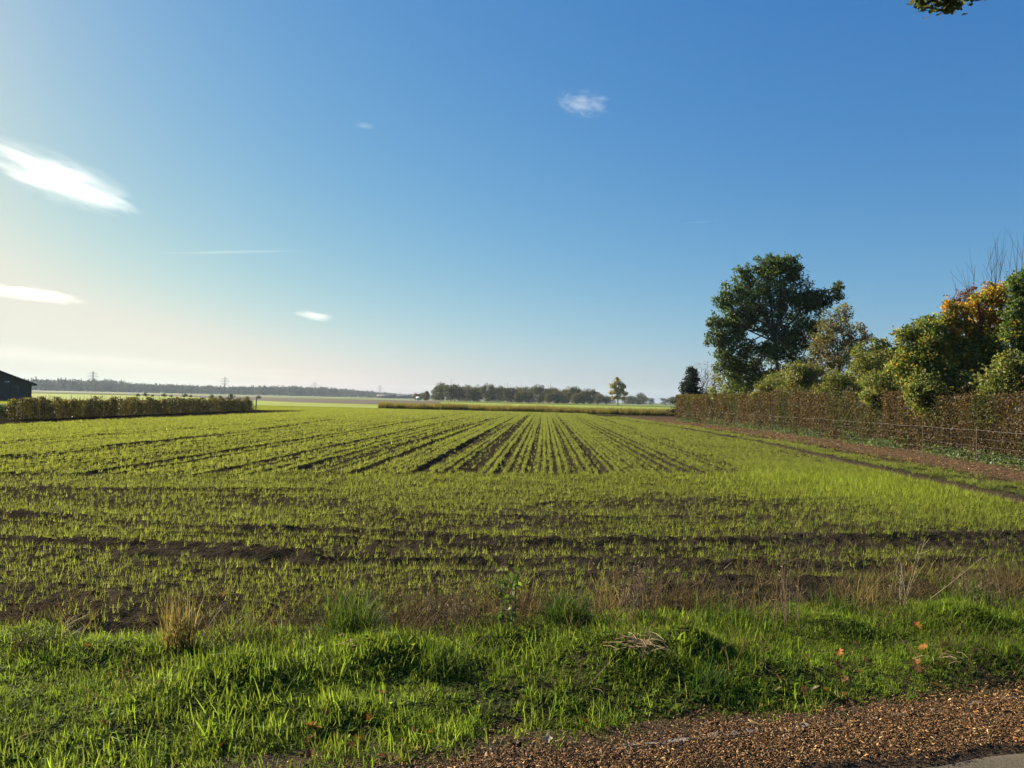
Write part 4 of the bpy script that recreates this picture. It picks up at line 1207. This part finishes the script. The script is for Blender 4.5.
# half-buried edging stones along the grass edge
stones = [(634, 744), (655, 743), (675, 741), (692, 738), (712, 736), (733, 733), (756, 731), (780, 729), (803, 726), (835, 723), (868, 719), (902, 713), (938, 709), (975, 703), (1010, 697)]
for i, (px, py) in enumerate(stones):
    p = at(px, py, .03); r2 = np.random.default_rng(400 + i)
    me = bpy.data.meshes.new('edging_stone')
    import bmesh
    bm = bmesh.new(); bmesh.ops.create_cube(bm, size=1)
    for v in bm.verts: v.co = Vector((v.co.x * .11 * r2.uniform(.8, 1.15), v.co.y * .055, v.co.z * .07)) + Vector(r2.normal(0, .004, 3))
    bmesh.ops.bevel(bm, geom=bm.edges[:], offset=.009, segments=2, affect='EDGES')
    for v in bm.verts: v.co += Vector(r2.normal(0, .0015, 3))
    bm.to_mesh(me); bm.free(); me.materials.append(M_stone)
    o = bpy.data.objects.new('edging_stone', me); C.objects.link(o)
    o.location = (p[0], p[1], -.006); o.rotation_euler = (r2.normal(0, .08), r2.normal(0, .06), AR + r2.normal(0, .12))
    tag(o, 'pale edging stone half buried in litter along the grass edge', 'edging stone', 'edging stones along the road shoulder')


# ------------------------------------------------------------------ sky, sun, air, clouds
AZ, EL = -56.0, 25.0
sun_dir = Vector((math.sin(R(AZ)) * math.cos(R(EL)), math.cos(R(AZ)) * math.cos(R(EL)), math.sin(R(EL))))
ld = bpy.data.lights.new('sun', 'SUN'); ld.energy = 5.0; ld.angle = R(.5); ld.color = (1.0, .88, .68)
lo = bpy.data.objects.new('sun', ld); C.objects.link(lo)
lo.rotation_euler = (-sun_dir).to_track_quat('-Z', 'Y').to_euler(); lo.location = (-20, 20, 30)
w = bpy.data.worlds.new('World'); bpy.context.scene.world = w; w.use_nodes = True
nt = w.node_tree; bg = nt.nodes['Background']
sk = nt.nodes.new('ShaderNodeTexSky'); sk.sky_type = 'NISHITA'; sk.sun_disc = False
sk.sun_elevation = R(EL); sk.sun_rotation = R(AZ % 360)
sk.air_density = 1.0; sk.dust_density = .6; sk.ozone_density = 1.5; sk.altitude = 10
# the camera's colour response to that sky: one power curve per channel
EXPO, STR = 1.4, .08
spx = nt.nodes.new('ShaderNodeSeparateColor'); cmb = nt.nodes.new('ShaderNodeCombineColor')
nt.links.new(sk.outputs[0], spx.inputs[0])
for i, (g_, b_, top_) in enumerate(((1.40, -.03, .845), (.90, -.13, .84), (.50, -.11, .72))):
    def mnode(op, v, src):
        q = nt.nodes.new('ShaderNodeMath'); q.operation = op; q.inputs[1].default_value = v
        nt.links.new(src, q.inputs[0]); return q.outputs[0]
    o_ = mnode('MULTIPLY', .1, spx.outputs[i]); o_ = mnode('MINIMUM', 1.6, o_); o_ = mnode('POWER', g_, o_)
    o_ = mnode('MULTIPLY', math.exp(b_), o_)
    q = nt.nodes.new('ShaderNodeMath'); q.operation = 'SMOOTH_MIN'; q.inputs[1].default_value = top_; q.inputs[2].default_value = .25
    nt.links.new(o_, q.inputs[0])
    o_ = mnode('MULTIPLY', 1 / 2 ** EXPO / STR, q.outputs[0])
    nt.links.new(o_, cmb.inputs[i])
nt.links.new(cmb.outputs[0], bg.inputs[0])
bg.inputs[1].default_value = STR

def air():
    b = MB(); b.box(-4400, -4400, -1.2, 4400, 4400, 62)
    m, nt, out = new_mat('air')
    v = nt.nodes.new('ShaderNodeVolumePrincipled'); v.inputs['Color'].default_value = (.70, .83, 1.0, 1)
    v.inputs['Density'].default_value = .00010; v.inputs['Anisotropy'].default_value = .1
    nt.links.new(v.outputs[0], out.inputs['Volume'])
    o = b.build('haze', m); tag(o, 'thin pale haze that fades the far woods', 'haze', kind='stuff')
air()

def cloud_mat(name, dens, scale, seed, stretch, cut, soft=1.0, amp=1.7):
    m, nt, out = new_mat(name); N = nt.nodes.new; L = nt.links.new
    tc = N('ShaderNodeTexCoord')
    ln = N('ShaderNodeVectorMath'); ln.operation = 'LENGTH'; L(tc.outputs['Object'], ln.inputs[0])
    mp = N('ShaderNodeMapping'); mp.inputs['Scale'].default_value = stretch; mp.inputs['Location'].default_value = (seed * 3.1, seed * 1.7, seed)
    L(tc.outputs['Object'], mp.inputs[0])
    n = N('ShaderNodeTexNoise'); n.inputs['Scale'].default_value = scale; n.inputs['Detail'].default_value = 6; n.inputs['Roughness'].default_value = .6
    n.inputs['Distortion'].default_value = .6
    L(mp.outputs[0], n.inputs[0])
    def math_(op, a, b):
        q = N('ShaderNodeMath'); q.operation = op
        for i, v in enumerate((a, b)):
            if hasattr(v, 'is_output'): L(v, q.inputs[i])
            else: q.inputs[i].default_value = v
        return q.outputs[0]
    inv = math_('SUBTRACT', 1.0, ln.outputs['Value'])
    nn = math_('MULTIPLY', math_('SUBTRACT', n.outputs[0], .5), amp)
    v = math_('SUBTRACT', math_('ADD', math_('MULTIPLY', inv, soft), nn), cut)
    edge = math_('MINIMUM', math_('MULTIPLY', math_('MAXIMUM', inv, 0.0), 5.0), 1.0)
    v = math_('MULTIPLY', math_('MAXIMUM', v, 0.0), edge)
    d = math_('MULTIPLY', v, dens)
    p = N('ShaderNodeVolumePrincipled'); p.inputs['Color'].default_value = (.86, .86, .86, 1); p.inputs['Anisotropy'].default_value = .55
    L(d, p.inputs['Density']); L(p.outputs[0], out.inputs['Volume'])
    return m

import bmesh
def cloud(name, label, cat, px, py, rx, rz, Y, dens, seed, tilt=0, scale=2.0, stretch=(1, 1, 1), cut=.12, soft=1.0, amp=1.7, dy=None):
    c = at_y(px, py, Y); k = (c - EYE).length / F * 1.0
    me = bpy.data.meshes.new(name); bm = bmesh.new(); bmesh.ops.create_icosphere(bm, subdivisions=3, radius=1.0); bm.to_mesh(me); bm.free()
    me.materials.append(cloud_mat(name, dens, scale, seed, stretch, cut, soft, amp))
    o = bpy.data.objects.new(name, me); C.objects.link(o)
    az = math.atan2(c[0], c[1])
    o.location = c; o.scale = (rx * k, (dy or rx * .5) * k, rz * k)
    o.rotation_euler = Euler((0, R(tilt), -az), 'XYZ')
    return tag(o, label, cat)
cloud('cloud', 'large bright white cloud with wispy edges at the upper left', 'cloud', 60, 179, 72, 22, 4200, .0030, 1, tilt=16, scale=2.1, stretch=(.7, 1.0, 1.5), cut=.2, amp=2.8)
cloud('cloud', 'thin flat white cloud streak at the left edge', 'cloud', 22, 293, 54, 7, 5200, .006, 2, tilt=4, scale=1.9, stretch=(1.3, 1, .6), cut=.2, amp=2.2)
cloud('cloud', 'tiny flat white cloud above the far fields left of centre', 'cloud', 315, 316, 23, 5.5, 5200, .008, 3, tilt=6, scale=1.5, stretch=(1, 1, .7), cut=.12)
cloud('cloud', 'small ragged white cloud high up right of centre', 'cloud', 583, 104, 32, 15, 4000, .0055, 4, tilt=8, scale=2.6, cut=.3, amp=2.9)
cloud('cloud', 'faintest small wisp of cloud high up left of centre', 'cloud', 365, 126, 12, 4, 4000, .003, 5, scale=2.0, cut=.15)
cloud('cloud_bank', 'long cream cloud bank low over the left horizon', 'cloud', 110, 361, 340, 9, 9000, .00010, 6, tilt=2.5, scale=2.2, stretch=(3, 1, .9), cut=.1, dy=60)
cloud('contrail', 'thin straight white contrail left of centre', 'contrail', 235, 252, 80, 2.0, 6000, .0035, 7, tilt=-6, scale=2, stretch=(3, 1, .4), cut=.0, dy=2.6, amp=1.0)
cloud('contrail', 'short faint contrail right of centre above the oak', 'contrail', 700, 222, 22, 1.5, 6000, .003, 8, tilt=-3, scale=2, stretch=(3, 1, .4), cut=.0, dy=1.6, amp=1.0)

# ------------------------------------------------------------------ render settings
sc_ = bpy.context.scene
sc_.view_settings.view_transform = 'Standard'; sc_.view_settings.look = 'None'
sc_.view_settings.exposure = EXPO; sc_.view_settings.gamma = 1; sc_.view_settings.use_curve_mapping = False
sc_.render.engine = 'CYCLES'
cy = sc_.cycles
cy.max_bounces = 7; cy.diffuse_bounces = 3; cy.glossy_bounces = 2; cy.transmission_bounces = 4; cy.transparent_max_bounces = 8; cy.volume_bounces = 4
cy.use_denoising = True
try: cy.denoiser = 'OPENIMAGEDENOISE'
except Exception: pass
cy.use_adaptive_sampling = False
cy.volume_step_rate = .5
cy.volume_max_steps = 128
cy.use_light_tree = False
cy.sample_clamp_indirect = 6
